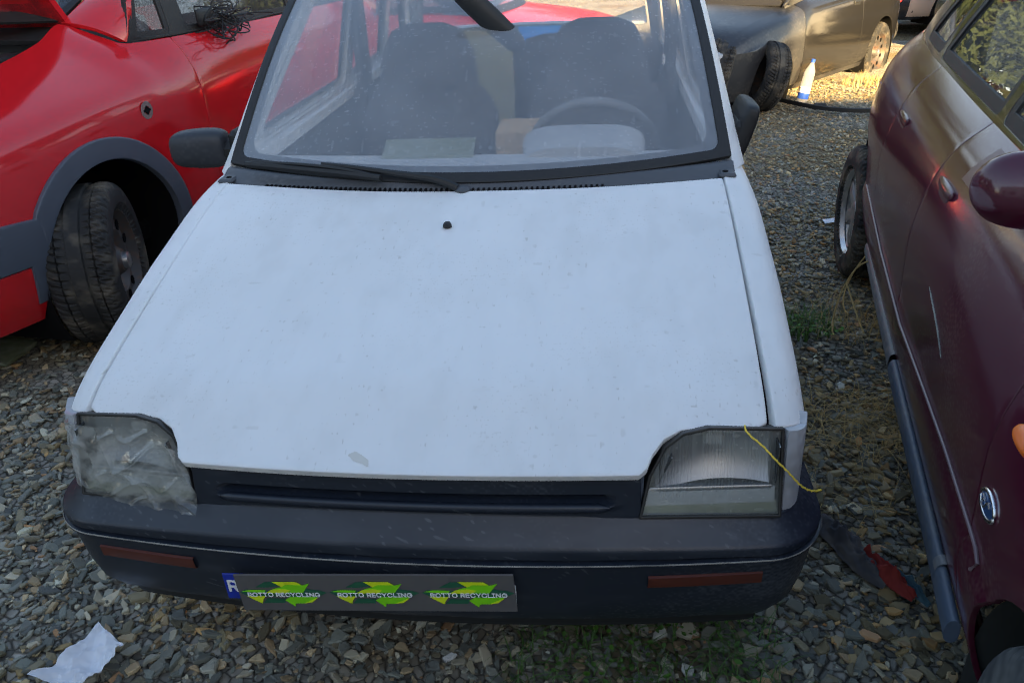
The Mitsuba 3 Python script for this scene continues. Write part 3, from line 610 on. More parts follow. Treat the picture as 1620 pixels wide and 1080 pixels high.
        st = add(k+'__front_seat', cat(panel(pl, bkf, h=.03, thick=.10, bevel=.022, inside=[X, 2.2, .7], back=True), smooth_mesh(cboxm((X, 1.68, .36), (.48, .50, .18), .06), 1)), 'm_seat', smooth=60)
        add(st+'__seat_pad', panel(Polygon([(-.15, .50), (-.15, .84), (.15, .84), (.15, .50)]).buffer(.02), lambda uv, X=X: bkf(uv, X)-[0, .008, 0], h=.04, thick=.012, bevel=.006, inside=[X, 2.2, .7]), 'm_interior')
    add(k+'__rear_seat', cat(smooth_mesh(cboxm((.28, 2.72, .76), (.62, .14, .48), .05), 1), smooth_mesh(cboxm((0, 2.48, .42), (1.1, .45, .2), .06), 1)), 'm_seat', smooth=60)
    add(k+'__rear_seat_back_panel', smooth_mesh(cboxm((-.27, 2.66, .76), (.42, .10, .52), .03), 1), 'm_seat_tan', smooth=60, label='olive tan rear seat back')
    add(k+'__parcel_shelf', cboxm((0, 2.98, .93), (1.1, .36, .02), .006), 'm_interior')
    add(k+'__rear_view_mirror', smooth_mesh(cboxm((0, 0, 0), (.24, .035, .062), .018), 2), 'm_black', smooth=40, M=trimesh.transformations.translation_matrix((.028, 1.16, 1.215)) @ rotm(.75, [0, 1, 0]))
    for s in (-1, 1):
        add(k+'__door_trim', panel(sbox(1.05, .35, 2.6, .86), lambda uv: np.stack([0*uv[:, 0]+s*.612, uv[:, 0], uv[:, 1]], -1), h=.2, thick=0), 'm_interior')
        add(k+'__door_trim', cboxm((s*.635, 1.83, .885), (.05, 1.5, .02), .006), 'm_white')
        add(k+'__middle_pillar', cat(cboxm((s*.585, 2.06, .62), (.07, .12, .56), .02), cboxm((s*.572, 2.06, 1.1), (.04, .09, .46), .012)), 'm_interior')
        bz = np.array([[s*.545, 2.03, 1.26], [s*.55, 2.02, 1.0], [s*.552, 2.0, .75], [s*.55, 1.95, .45]])
        add(k+'__seat_belt', grid(np.stack([bz-[0, .024, 0], bz+[0, .024, 0]], 1)), 'm_black')
        add(k+'__belt_anchor', cboxm((s*.548, 2.03, 1.25), (.03, .05, .08), .01), 'm_black')
    add(k+'__belt_buckle', cboxm((.545, 2.0, .975), (.012, .030, .036), .004), 'm_whiteprint')
    add(k+'__headliner', panel(sbox(-.97, .05, .97, .97), lambda uv: roof(uv)-[0, 0, .04], h=.3, thick=0), 'm_headliner')
    return k, scr
def lathe_z(prof, pos, n=20):
    m = lathe([(z, r) for r, z in prof], n); m.apply_transform(trimesh.transformations.translation_matrix(pos) @ rotm(-math.pi/2, [0, 1, 0])); return m
def lathe_arc(x0, x1, yc, zc, r):
    th = np.linspace(-.5, math.pi+.5, 24)
    P = np.array([[(x, yc+r*math.cos(a), zc+r*math.sin(a)) for a in th] for x in np.linspace(x0, x1, 3)])
    cap = np.array([[(x0, yc+q*math.cos(a), zc+q*math.sin(a)) for a in th] for q in (0.01, r)])
    return cat(grid(P), grid(cap))
def resample(p, n):
    from scipy.interpolate import CubicSpline
    p = np.asarray(p, float); t = np.r_[0, np.cumsum(np.linalg.norm(np.diff(p, axis=0), axis=1))]; return CubicSpline(t, p)(np.linspace(0, t[-1], n))
def resample2(p, n):
    p = np.asarray(p, float); t = np.r_[0, np.cumsum(np.linalg.norm(np.diff(p, axis=0), axis=1))]; q = np.linspace(0, t[-1], n)
    return np.stack([np.interp(q, t, p[:, k]) for k in range(p.shape[1])], -1)
def smooth_mesh(m, it=1):
    v, f = trimesh.remesh.subdivide_loop(m.vertices, m.faces, iterations=it); return trimesh.Trimesh(v, f, process=False)
mat('m_ledge', prin(dusty((0.24, 0.255, 0.19), (0.15, 0.165, 0.09), 0.3, 0.7, 14.0, 60.0), 0.45))
mat('m_signal', prin(dusty((0.42, 0.44, 0.47), (0.30, 0.31, 0.32), 0.3, 0.8, 12.0, 80.0), 0.15, clearcoat=1.0))
WHITE, scr = white_car()

# ================================================================ other cars: one builder, each with its own sections
def build_car(name, label, M, paint, ys, C, arches, splits, cab, wheels=(), group=None, glass='m_sideglass', hood=None, nose=None, frame_mat='m_black', detail=.05, sides=(1, -1), seat='m_seat', wheel_style='steel', sill=.5, fender_cut=None, R=.29):
    """local frame: nose at y=0, y rearwards. cab: dict ya (screen base), yt (screen top), yr (roof end), ye (rear screen base), zt, xr, windows [polygons (y,z)], zb(y)"""
    k = thing(name, label, 'car', group); L = Loft(ys, C); n = L.n-1; WI = [0, cab['ya']+1, .5]
    yend = ys[-1]; zb = lambda y: L.xz(np.atleast_1d(y), np.full(np.size(y), float(n)))[:, 1]; xb = lambda y: L.xz(np.atleast_1d(y), np.full(np.size(y), float(n)))[:, 0]
    ar = [L.arch(*a) for a in arches]; au = unary_union(ar)
    for s in sides:
        fn = L.map(s); y0 = splits[0]
        nm = ['front_wing']+['door']*(len(splits)-3)+['rear_wing']
        for a, b, p in zip(splits[:-1], splits[1:], nm):
            pg = sbox(a+.004, sill if p != 'front_wing' or sill < .3 else sill, b-.004, n).difference(au)
            if p == 'front_wing' and fender_cut is not None: pg = pg.difference(fender_cut)
            hv = .25 if detail < .04 else .4
            d = add(k+'__'+p, panel(pg, fn, h=detail, hv=hv, thick=.010 if p == 'front_wing' else .025, bevel=.003, inside=WI), paint if p == 'front_wing' else cab.get('door_paint', paint), M=M)
            if p == 'door':
                ym = b-.14; q = fn(np.array([[ym, L.s_of(ym, cab.get('zh', .82))]]))[0]
                hm = cat(cboxm(q+[s*.002, 0, 0], (.022, .15, .030), .009), cboxm(q+[s*.004, -.0, -.018], (.010, .11, .024), .004))
                add(d+'__handle', smooth_mesh(hm, 1), paint if cab.get('hp') else 'm_black', M=M)
        add(k+'__sill', panel(sbox(splits[1], 0, splits[-2], sill-.03).difference(au), fn, h=.1, hv=.2, thick=.03, inside=WI), cab.get('sillmat', paint), M=M)
        for a in arches[cab.get('skip_liner', 0) if s < 0 else 0:]: add(k+'__wheel_arch_liner', lathe_arc(s*.38, s*(float(L.xz(np.array([a[0]]), np.array([2.0]))[0, 0])-.02), a[0], a[1], a[2]-.004), 'm_void', M=M)
    # bonnet
    yb0, yb1 = splits[0]+.02, cab['ya']
    def hoodf(uv):
        a, y = uv[:, 0], uv[:, 1]; e = L.xz(y, np.full(len(y), float(n))); cr = cab.get('crown', .05)
        return np.stack([a*(e[:, 0]-.004), y-.12*(1-a*a)*np.clip((y-yb0)/(yb1-yb0), 0, 1)**2*0-.10*(1-a*a)*np.clip(1-(y-yb0)/.4, 0, 1), e[:, 1]+cr*(1-a*a)-.06*np.clip(1-(y-yb0)/.12, 0, 1)**2], -1)
    if hood != 'open': add(k+'__bonnet', panel(sbox(-1, yb0, 1, yb1), hoodf, h=.08, thick=.02, inside=WI), paint, M=M)
    # screen, roof, rear screen
    ya, yt, yr, ye, zt, xr = (cab[q] for q in ('ya', 'yt', 'yr', 'ye', 'zt', 'xr'))
    xa, za = cab.get('xa', float(xb(ya)[0])-.03), cab.get('za', float(zb(ya)[0])+.02)
    def scr2(uv):
        a, t = uv[:, 0], uv[:, 1]; w = xa*(1-t)+(xr-.02)*t; bul = np.sin(np.pi*t)*.03
        return np.stack([a*w, ya*(1-t)+yt*t-.16*(1-a*a)*(1-.5*t)-.5*bul, (za+.01*(1-a*a))*(1-t)+(zt+.025*(1-a*a))*t+.8*bul], -1)
    w_ = add(k+'__windscreen', panel(sbox(-.95, .04, .95, .97), scr2, h=.1, thick=0), glass, M=M, smooth=True)
    add(w_+'__rubber_surround', panel(sbox(-.97, .0, .97, .99).difference(sbox(-.92, .06, .92, .94).buffer(-.05).buffer(.05)), lambda uv: scr2(uv)+[0, 0, .003], h=.1, thick=.012, inside=WI), 'm_rubber', M=M)
    def roof2(uv):
        a, t = uv[:, 0], uv[:, 1]; bul = np.sin(np.pi*t)*.04
        return np.stack([a*xr, yt*(1-t)+yr*t-.08*(1-a*a)*(1-t), zt+.025*(1-a*a)+bul*(1-.3*a*a)-.03*t], -1)
    add(k+'__roof', panel(sbox(-1, 0, 1, 1), roof2, h=.1, thick=.02, inside=WI, back=True), paint, M=M)
    def tail2(uv):
        a, t = uv[:, 0], uv[:, 1]; xe = float(xb(ye)[0]); ze = float(zb(ye)[0]); xk = float(L.xz(np.array([yend]), np.array([2.0]))[0, 0])
        return np.stack([a*np.interp(t, [0, .5, .6, 1], [xr, xe-.02, xe, xk+.03]), np.interp(t, [0, .5, .6, 1], [yr, ye, max(ye+.03, yend-.06), yend])+.08*(1-a*a), np.interp(t, [0, .5, .6, 1], [zt-.03, ze, ze-.06, .4])], -1)
    rw = sbox(-.88, .08, .88, .46).buffer(-.04).buffer(.04)
    tg = add(k+'__tailgate', panel(sbox(-1, .005, 1, .99).difference(rw), tail2, h=.08, thick=.02, inside=WI, back=True), paint, M=M)
    add(tg+'__rear_window', panel(rw.buffer(.01), lambda uv: tail2(uv)-[0, .01, 0], h=.12, thick=0), glass, M=M)
    # greenhouse sides
    def gh(s):
        def fn(uv):
            y, z = uv[:, 0], uv[:, 1]; b = L.xz(y, np.full(len(y), float(n))); t = np.clip((z-b[:, 1])/(zt-b[:, 1]), -.2, 1.05)
            return np.stack([s*(b[:, 0]*(1-t)+xr*t+.025*t*(1-t)*2), y, z], -1)
        return fn
    wins = [Polygon(w).buffer(-.015).buffer(.015) for w in cab['windows']]; out = Polygon(cab['outline'])
    for s in sides:
        fn = gh(s)
        add(k+'__window_frame', panel(out.difference(unary_union([w.buffer(.012) for w in wins])), fn, h=.07, thick=.03, bevel=.003, inside=WI, back=True), frame_mat, M=M)
        for w in wins:
            gl = add(k+'__side_window', panel(w.buffer(.006), lambda uv, fn=fn: fn(uv)-[s*.010, 0, 0], h=.12, thick=0), glass, M=M)
            add(gl+'__rubber_seal', panel(w.buffer(.014).difference(w.buffer(-cab.get('seal', .006))), lambda uv, fn=fn: fn(uv)-[s*.002, 0, 0], h=.07, thick=.014, inside=WI), 'm_rubber', M=M)
        A = np.array([[s*xa, ya, za], [s*(xr-.02), yt, zt]]); fe = np.array(cab['outline'][:cab.get('nfe', 2)]); fz = np.linspace(0, 1, len(fe)) if len(fe) == 2 else (fe[:, 1]-fe[0, 1])/(fe[-1, 1]-fe[0, 1])
        def pil(uv, A=A, fe=fe, fz=fz, fn=fn):
            a, t = uv[:, 0:1], uv[:, 1:2]; E = A[0]*(1-t)+A[1]*t; O = fn(np.stack([np.interp(t[:, 0], fz, fe[:, 0]), np.interp(t[:, 0], fz, fe[:, 1])], -1)); m_ = (E+O)/2+np.array([s*.035, -.02, .035]); bl = np.array([0, -.5, .8])*.03*np.sin(np.pi*t)
            return E*(1-a)**2+2*m_*a*(1-a)+O*a*a+bl*(1-a)
        add(k+'__windscreen_pillar', panel(sbox(0, -.01, 1, 1), pil, h=.1, hv=.06, thick=.02, inside=WI, back=True), paint, M=M)
    # dark inside
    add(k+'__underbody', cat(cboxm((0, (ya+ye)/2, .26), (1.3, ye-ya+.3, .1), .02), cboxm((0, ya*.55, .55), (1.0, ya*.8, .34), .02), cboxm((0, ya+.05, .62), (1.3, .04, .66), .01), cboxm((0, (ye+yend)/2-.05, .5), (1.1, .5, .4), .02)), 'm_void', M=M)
    add(k+'__dashboard', smooth_mesh(cboxm((0, ya+.25, za-.12), (xa*2-.06, .5, .22), .06), 1), 'm_interior', M=M)
    for s in (-1, 1):
        add(k+'__front_seat', cat(smooth_mesh(cboxm((s*.37, ya+1.2, .78), (.48, .16, .62), .06, rotm(-.25, [1, 0, 0])), 1), smooth_mesh(cboxm((s*.37, ya+.95, .45), (.48, .5, .16), .05), 1), smooth_mesh(cboxm((s*.37, ya+1.30, 1.13), (.26, .10, .17), .04), 1)), 'm_seat', M=M)
    add(k+'__rear_seat', cat(smooth_mesh(cboxm((0, ya+2.1, .80), (1.25, .16, .55), .06, rotm(-.3, [1, 0, 0])), 1), smooth_mesh(cboxm((0, ya+1.85, .45), (1.25, .5, .16), .05), 1)), seat, M=M)
    # bumpers and lamps
    nz = nose or {}
    x0, z0 = [float(q) for q in L.xz(np.array([splits[0]]), np.array([float(n)]))[0]]
    hw = float(L.xz(np.array([splits[0]]), np.array([2.0]))[0, 0])
    pth = resample2([(-hw-.005, splits[0]+.22), (-hw, splits[0]+.05), (-hw+.10, splits[0]-.09), (-hw*.55, splits[0]-.17), (0, splits[0]-.20), (hw*.55, splits[0]-.17), (hw-.10, splits[0]-.09), (hw, splits[0]+.05), (hw+.005, splits[0]+.22)], 60)
    bz = nz.get('top', .52)
    if not nz.get('none'):
        add(k+'__front_bumper', sweep(pth, [(-.10, bz), (-.02, bz), (.0, bz-.03), (.01, bz-.12), (.0, .30), (-.05, .22), (-.12, .2)], False), nz.get('mat', 'm_bumper'), M=M)
        add(k+'__grille', sweep(pth[8:-8], [(-.10, z0-.04), (-.05, z0-.10), (-.03, bz-.01)], False), 'm_black', M=M)
        for s in (-1, 1): add(k+'__headlamp', smooth_mesh(cboxm((s*(hw-.19), splits[0]+.02, (z0+bz)/2-.0), (.30, .14, max(.10, (z0-bz)*.8)), .03, rotm(-s*.35, [0, 0, 1])), 1), 'm_signal', M=M)
    hw2 = float(L.xz(np.array([yend]), np.array([2.0]))[0, 0])
    add(k+'__rear_bumper', smooth_mesh(cboxm((0, yend, .42), (hw2*2+.05, .16, .26), .06), 1), paint, M=M)
    for s in (-1, 1): add(k+'__tail_lamp', cboxm((s*(hw2-.06), yend-.0, .78), (.14, .08, .2), .02), 'm_red_lamp', M=M)
    for (x, y, st) in wheels:
        wheel(k, (x, y, R-.002), R, .19, M, out=1 if x > 0 else -1, steer=st, style=wheel_style)
    return k, L, fn

def basic_sections(W=.84, zb=.93, hood=.86, Ln=4.1, ya=1.15):
    ys = [.2, .5, 1.0, ya, ya+.25, 2.4, Ln-.7, Ln-.3, Ln]
    def row(w, zs, xe): return [(w-.07, .2), (w-.02, .3), (w, .45), (w, .62), (w-.02, zs-.12), (w-.05, zs-.04), (xe, zs)]
    C = [row(W-.10, hood-.20, W-.22), row(W-.02, hood-.08, W-.18), row(W, hood, W-.17), row(W, hood+.02, W-.16), row(W, zb-.02, W-.11), row(W, zb, W-.10), row(W, zb+.01, W-.11), row(W-.06, zb, W-.17), row(W-.16, zb-.02, W-.26)]
    return ys, C
def basic_cab(ya, Ln, zb, zt=1.40, xr=.56, hb=True):
    ye = Ln-.12; yr = Ln-.55 if hb else Ln-1.1; yt = ya+.75; zw = zb+.03
    return dict(ya=ya, yt=yt, yr=yr, ye=ye, zt=zt, xr=xr, outline=[(ya+.10, zb+.004), (yt+.06, zt-.01), (yr-.05, zt-.03), (ye-.08, zb+.005)],
                windows=[[(ya+.30, zw), (yt+.08, zt-.05), (ya+1.25, zt-.04), (ya+1.25, zw)], [(ya+1.35, zw), (ya+1.35, zt-.04), (yr-.15, zt-.06), (yr-.0, zw)]])
def scrap_car(name, label, M, paint, W=.84, zb=.93, Ln=4.1, ya=1.15, hood=.86, zt=1.40, wheels=True, fronts=True, **kw):
    ys, C = basic_sections(W, zb, hood, Ln, ya); cab = basic_cab(ya, Ln, zb, zt); cab.update(kw.pop('cab', {}))
    wl = [(s*(W-.10), y, 0) for s in (1, -1) for y in ((.82, Ln-.78) if fronts else (Ln-.78,))] if wheels else []
    return build_car(name, label, M, paint, ys, C, [(.82, .30, .335), (Ln-.78, .30, .335)], [.22, ya+.10, ya+1.30, ya+2.05, Ln-.02], cab, wheels=wl, **kw)

# ---------------------------------------------------------------- red people carrier, nose towards the camera, on the left
RM = frame([-2.537, 1.040, 0], 8)
def red_car():
    ys = [.12, .35, .83, 1.2, 1.37, 1.41, 1.60, 1.75, 2.4, 3.4, 3.9, 4.15]
    lo = lambda d: [(.80-d, .22), (.833-d, .34), (.848-d, .53)]
    C = [lo(.12)+[(.715, .68), (.68, .76), (.60, .82), (.50, .86)], lo(.035)+[(.805, .725), (.778, .81), (.645, .885), (.495, .925)], lo(0)+[(.838, .765), (.812, .86), (.665, .945), (.47, 1.01)],
         lo(0)+[(.842, .785), (.820, .885), (.67, .99), (.44, 1.08)], lo(0)+[(.844, .79), (.824, .895), (.665, 1.03), (.42, 1.135)], lo(0)+[(.844, .79), (.824, .895), (.70, 1.015), (.665, 1.045)],
         lo(0)+[(.845, .795), (.828, .90), (.775, 1.00), (.735, 1.045)], lo(0)+[(.846, .80), (.832, .905), (.80, .985), (.755, 1.045)], lo(0)+[(.85, .81), (.838, .92), (.81, .99), (.765, 1.045)], lo(0)+[(.85, .81), (.835, .93), (.80, .995), (.75, 1.05)], lo(.05)+[(.80, .81), (.78, .93), (.74, .99), (.68, 1.05)], lo(.15)+[(.70, .8), (.68, .92), (.64, .98), (.58, 1.04)]]
    L = Loft(ys, C)
    cab = dict(ya=1.39, yt=2.40, yr=3.75, ye=4.05, zt=1.60, xr=.60, xa=.42, za=1.145, zh=.86, seal=.010, hp=True,
               nfe=3, outline=[(1.425, 1.052), (1.475, 1.22), (2.28, 1.585), (3.7, 1.57), (4.0, 1.06)],
               windows=[[(1.56, 1.09), (1.68, 1.06), (1.70, 1.065), (1.70, 1.20), (1.66, 1.19)], [(1.745, 1.07), (1.745, 1.28), (2.20, 1.53), (2.70, 1.54), (2.70, 1.07)], [(2.82, 1.07), (2.82, 1.54), (3.6, 1.52), (3.8, 1.08)]])
    cab['windows'][0] = [(1.458, 1.076), (1.632, 1.070), (1.645, 1.30), (1.60, 1.285), (1.508, 1.225)]
    ac, ar = (.90, .29), .41
    cutp = Polygon([(-1, -1), (.545, -1), (.545, L.s_of(.545, .565)), (.12, L.s_of(.12, .60)), (-1, 3.0)])
    k, L, fn = build_car('red_people_carrier', 'red people carrier at left with grey wheel arch trim and raised bonnet', RM, 'm_red', ys, C,
        [(ac[0], ac[1], ar), (3.42, .30, .36)], [.12, 1.63, 2.70, 3.6, 4.13], cab, wheels=[(-.74, .83, 0), (.74, 3.42, 0), (-.74, 3.42, 0)], hood='open', nose={'none': 1}, detail=.025, fender_cut=cutp, R=.30)
    wheel(k, (.795, .805, .308), .310, .235, RM, out=1, steer=math.radians(28), style='steel')
    WI = [0, 2, .5]
    for s in (1, -1):
        fn = L.map(s)
        big, small = L.arch(ac[0], ac[1], ar+.060), L.arch(ac[0], ac[1], ar-.012)
        yb = ac[0]-ar-.06
        ring = big.difference(small).intersection(sbox(yb+.035, .6, 2, 6))
        band = Polygon([(.10, L.s_of(.12, .455)), (yb+.11, L.s_of(.55, .43)), (yb+.11, L.s_of(.55, .575)), (.10, L.s_of(.12, .605))]).difference(small)
        off = lambda uv, fn=fn, s=s: fn(uv)+[s*.016, 0, .003]
        add(k+'__wheel_arch_trim', panel(ring.difference(band.buffer(.004)), off, h=.02, hv=.2, thick=.03, bevel=.006, inside=WI), 'm_grey_plastic', M=RM)
        add(k+'__bumper_trim_strip', panel(band.buffer(-.002), off, h=.03, hv=.2, thick=.03, bevel=.006, inside=WI), 'm_grey_plastic', M=RM)
        low = Polygon([(.12, .2), (yb+.05, .0), (yb+.09, L.s_of(.55, .42)), (.12, L.s_of(.12, .445))]).difference(small)
        add(k+'__front_bumper', panel(low, lambda uv, fn=fn, s=s: fn(uv)+[s*.008, 0, 0], h=.03, hv=.2, thick=.03, bevel=.005, inside=WI), 'm_red', M=RM)
    pth = resample2([(-.70, .13), (-.62, .04), (-.4, -.04), (0, -.08), (.4, -.04), (.62, .04), (.70, .13)], 40)
    add(k+'__front_bumper', sweep(pth, [(-.06, .60), (.0, .60), (.02, .52), (.01, .455), (.01, .44), (.0, .28), (-.05, .2)], False), 'm_red', M=RM)
    # missing side repeater: a hole with a bare ring
    q = L.map(1)(np.array([[1.235, L.s_of(1.235, .81)]]))[0]
    Rh = RM @ trimesh.transformations.translation_matrix(q+[.001, 0, 0])
    add(k+'__repeater_ring', lathe([(0, .036), (.0015, .035), (.0018, .017)], 28), 'm_primer', M=Rh)
    add(k+'__repeater_hole', cat(lathe([(.0022, .0145), (.0022, 0)], 20), cboxm((.0022, 0, 0), (.001, .045, .010), .0003), cboxm((.0022, 0, 0), (.001, .010, .036), .0003)), 'm_void', M=Rh)
    # raised bonnet, hinged at the screen
    hy, hz, ang = 1.40, 1.115, math.radians(52)
    def hd(uv, d=0.0):
        x, l = uv[:, 0], uv[:, 1]; w = np.interp(l, [0, 1.2], [.43, .56])
        return np.stack([x*w, hy-l*math.cos(ang)-d*math.sin(ang), hz+l*math.sin(ang)-d*math.cos(ang)+.0*l], -1)
    bn = add(k+'__bonnet', panel(sbox(-1, 0, 1, 1.25), lambda uv: hd(uv, -.03), h=.1, thick=.03, inside=[0, 0, 0.2], back=True), 'm_red', M=RM)
    add(bn+'__inner_frame', panel(sbox(-.985, .01, .985, 1.23).difference(sbox(-.80, .13, .80, 1.05).buffer(-.05).buffer(.05)), lambda uv: hd(uv, .0), h=.1, thick=.025, inside=[0, 3, 2.2]), 'm_red_matt', M=RM)
    add(bn+'__sound_pad', panel(sbox(-.82, .11, .82, 1.07), lambda uv: hd(uv, -.02), h=.1, thick=0), 'm_pad', M=RM)
    for s in (1, -1): add(k+'__bonnet_hinge', cboxm((s*.43, hy+.01, hz-.02), (.03, .09, .06), .01), 'm_red_matt', M=RM)
    # engine bay
    lip = np.array([[(s_, y, float(L.xz(np.array([y]), np.array([6.0]))[0, 1])-d) for s_, d in ((float(L.xz(np.array([y]), np.array([6.0]))[0, 0]), .004), (float(L.xz(np.array([y]), np.array([6.0]))[0, 0])-.035, .03), (float(L.xz(np.array([y]), np.array([6.0]))[0, 0])-.05, .09))] for y in np.linspace(.14, 1.37, 20)])
    add(k+'__wing_inner_flange', cat(grid(lip), grid(lip*[-1, 1, 1])), 'm_red_matt', M=RM)
    add(k+'__engine_bay', cat(cboxm((0, .78, .72), (.84, 1.1, .3), .03), smooth_mesh(cboxm((-.08, .75, .90), (.5, .4, .12), .03), 1), smooth_mesh(cboxm((.28, .45, .88), (.24, .2, .14), .02), 1)), 'm_cowl', M=RM)
    add(k+'__hose', tube(resample([[.34, .6, .9], [.25, .9, 1.0], [.30, 1.2, 1.02], [.1, 1.3, 1.0], [-.2, 1.2, .98]], 30), .024, 10), 'm_rubber', M=RM)
    add(k+'__scuttle_panel', panel(sbox(-1, 0, 1, 1), lambda uv: np.stack([uv[:, 0]*.44, 1.30+.12*uv[:, 1]+0*uv[:, 0], 1.08+.05*uv[:, 1]], -1), h=.2, thick=.02, inside=WI), 'm_black', M=RM)
    # wiring left where the door mirror was
    rg = np.random.default_rng(5)
    for i in range(16):
        c = np.array([.80, 1.98, 1.085])+rg.normal(0, .015, 3); pts = [c]
        for j in range(6): pts.append(pts[-1]*.55+.45*c+rg.normal(0, 1, 3)*[.035, .085, .030]+[.012, 0, -.006*j*(j > 3)])
        add(k+'__wire', tube(resample(pts, 26), .0032, 5), 'm_rubber', M=RM)
    add(k+'__mirror_mount', smooth_mesh(cboxm((.775, 1.87, 1.105), (.03, .13, .08), .012), 1), 'm_black', M=RM)
    return k
mat('m_primer', prin((0.22, 0.16, 0.15), 0.7)); mat('m_pad', prin((0.20, 0.21, 0.24), 0.85))
red_car()

# ---------------------------------------------------------------- maroon car, nose towards the camera, on the right
MM = frame([1.526, -1.3214, 0], 11.6)
def maroon_car():
    ys = [.15, .45, .85, 1.22, 1.42, 1.7, 2.4, 3.1, 3.6, 4.1, 4.4]
    lo = lambda d=0: [(.790-d, .19), (.828-d, .27), (.858-d, .36), (.874-d, .455), (.866-d, .50), (.874-d, .66)]
    C = [lo(.14)[:5]+[(.72, .60), (.69, .68), (.63, .73), (.55, .76)], lo(.04)[:5]+[(.828, .62), (.80, .72), (.74, .785), (.62, .83)], lo()+[(.85, .77), (.79, .85), (.66, .90)],
         lo()+[(.852, .785), (.80, .868), (.68, .92)], lo()+[(.852, .79), (.805, .88), (.73, .94)], lo()+[(.852, .795), (.808, .885), (.742, .95)], lo()+[(.852, .80), (.81, .895), (.745, .96)],
         lo()+[(.850, .80), (.805, .90), (.74, .97)], lo(.02)+[(.83, .80), (.78, .90), (.71, .97)], lo(.10)+[(.75, .80), (.70, .89), (.63, .955)], lo(.24)+[(.61, .80), (.56, .88), (.49, .94)]]
    cab = dict(ya=1.22, yt=1.92, yr=3.35, ye=4.1, zt=1.335, xr=.56, zh=.835, hp=True, skip_liner=1, sillmat='m_maroon_sill', seal=.018,
               outline=[(1.40, .945), (1.99, 1.325), (3.3, 1.305), (3.75, .978)],
               windows=[[(1.50, .965), (2.03, 1.295), (2.14, 1.295), (2.16, .98)], [(2.23, .982), (2.22, 1.295), (2.92, 1.285), (3.05, .995)], [(3.12, 1.0), (3.00, 1.28), (3.22, 1.27), (3.50, 1.0)]])
    k, L, fn = build_car('maroon_car', 'dusty maroon car parked at right with its blue grey sill trim hanging loose', MM, 'm_maroon', ys, C,
        [(.85, .29, .335), (3.62, .29, .345)], [.15, 1.27, 2.22, 2.98, 4.38], cab, wheels=[(.77, .85, 0), (.77, 3.62, 0)], detail=.03, frame_mat='m_black_gloss', nose={'mat': 'm_maroon', 'top': .58})
    wheel(k, (-.772, .85, .280), .282, .195, MM, out=-1, steer=math.radians(-4), style='alloy', tyre_mat='m_tyre_pale')
    wheel(k, (-.795, 3.60, .278), .28, .185, MM, out=-1, steer=math.radians(5), style='alloy')
    fn = L.map(-1); WI = [0, 2, .5]
    th = np.linspace(-.5, math.pi+.5, 40); A_ = np.array([[(x, .85+.339*math.cos(a), .29+.339*math.sin(a)) for a in th] for x in np.linspace(-.46, -.842, 4)]); cp_ = np.array([[(-.46, .85+q*math.cos(a), .29+q*math.sin(a)) for a in th] for q in (0.02, .339)])
    add(k+'__wheel_arch_liner', cat(grid(A_), grid(cp_)), 'm_liner', M=MM)
    # raised ridge of the side moulding, its front end hooked down
    pts = [fn(np.array([[y, L.s_of(y, z)]]))[0]+[-.003, 0, 0] for y, z in [(3.24, .50), (2.6, .475), (2.1, .470), (1.75, .486), (1.5, .500), (1.25, .505), (1.205, .503), (1.19, .495), (1.188, .483), (1.198, .474)]]
    add(k+'__side_ridge', tube(resample2(np.array(pts), 80), .0035, 8), 'm_maroon_edge', M=MM)
    # side repeater, oval badge, sticker
    q = fn(np.array([[1.165, L.s_of(1.165, .745)]]))[0]
    rp = smooth_mesh(cboxm((0, 0, 0), (.03, .075, .034), .012), 2)
    add(k+'__side_repeater', rp, 'm_orange', M=MM @ trimesh.transformations.translation_matrix(q+[-.004, 0, 0]))
    q = fn(np.array([[1.20, L.s_of(1.20, .602)]]))[0]
    rim = tube(np.stack([0*np.arange(40.), .040*np.cos(np.arange(40)*math.pi/20), .0225*np.sin(np.arange(40)*math.pi/20)], -1), .0045, 8, closed=True)
    bM = MM @ trimesh.transformations.translation_matrix(q+[-.004, 0, 0]) @ rotm(.05, [0, 0, 1]) @ np.diag([.8, .8, .85, 1])
    bd = add(k+'__oval_badge', rim, 'm_chrome', M=bM, smooth=60, label='small silver oval badge')
    face = lathe([(-.001, .0), (.001, .02)], 40); P = np.array([[-.002, .037*math.cos(a)*r, .019*math.sin(a)*r] for r in (0, 1) for a in np.arange(40)*math.pi/20]).reshape(2, 40, 3)
    add(bd+'__badge_face', grid(np.concatenate([P, P[:, :1]], 1)), 'm_badge', M=bM)
    sw = np.array([[-.004, -.020, .006], [-.004, -.008, .010], [-.004, .0, .0], [-.004, .010, -.010], [-.004, .022, -.004], [-.004, .012, .004], [-.004, .024, .009]])
    add(bd+'__badge_emblem', tube(resample(sw, 30), .0024, 6), 'm_chrome', M=bM)
    # bottom sill trim, come loose, running along the ground side of the car
    tr = np.array([[-.826, 3.14, .285], [-.832, 2.7, .285], [-.836, 2.2, .285], [-.838, 1.8, .285], [-.840, 1.4, .285], [-.842, 1.25, .285]])
    sec = [(.008+.014*math.cos(q)*(1 if math.cos(q) > 0 else .8), .027*math.copysign(abs(math.sin(q))**.7, math.sin(q))) for q in np.linspace(-.7, 2*math.pi-.7, 21)]
    tp = resample(tr, 70)
    G = np.array([[(p[0]-a, p[1], p[2]+b) for a, b in sec] for p in tp])
    st = add(k+'__sill_trim', grid(G[:34]), 'm_sill_trim_light', M=MM, smooth=50)
    add(k+'__sill_trim', grid(G[34:]+[-.002, 0, -.002]), 'm_sill_trim', M=MM, smooth=50)
    ec = np.stack([G[-1], np.repeat(G[-1].mean(0, keepdims=True), G.shape[1], 0)])+[-.002, 0, -.002]; add(k+'__trim_end_cap', grid(ec), 'm_sill_trim', M=MM)
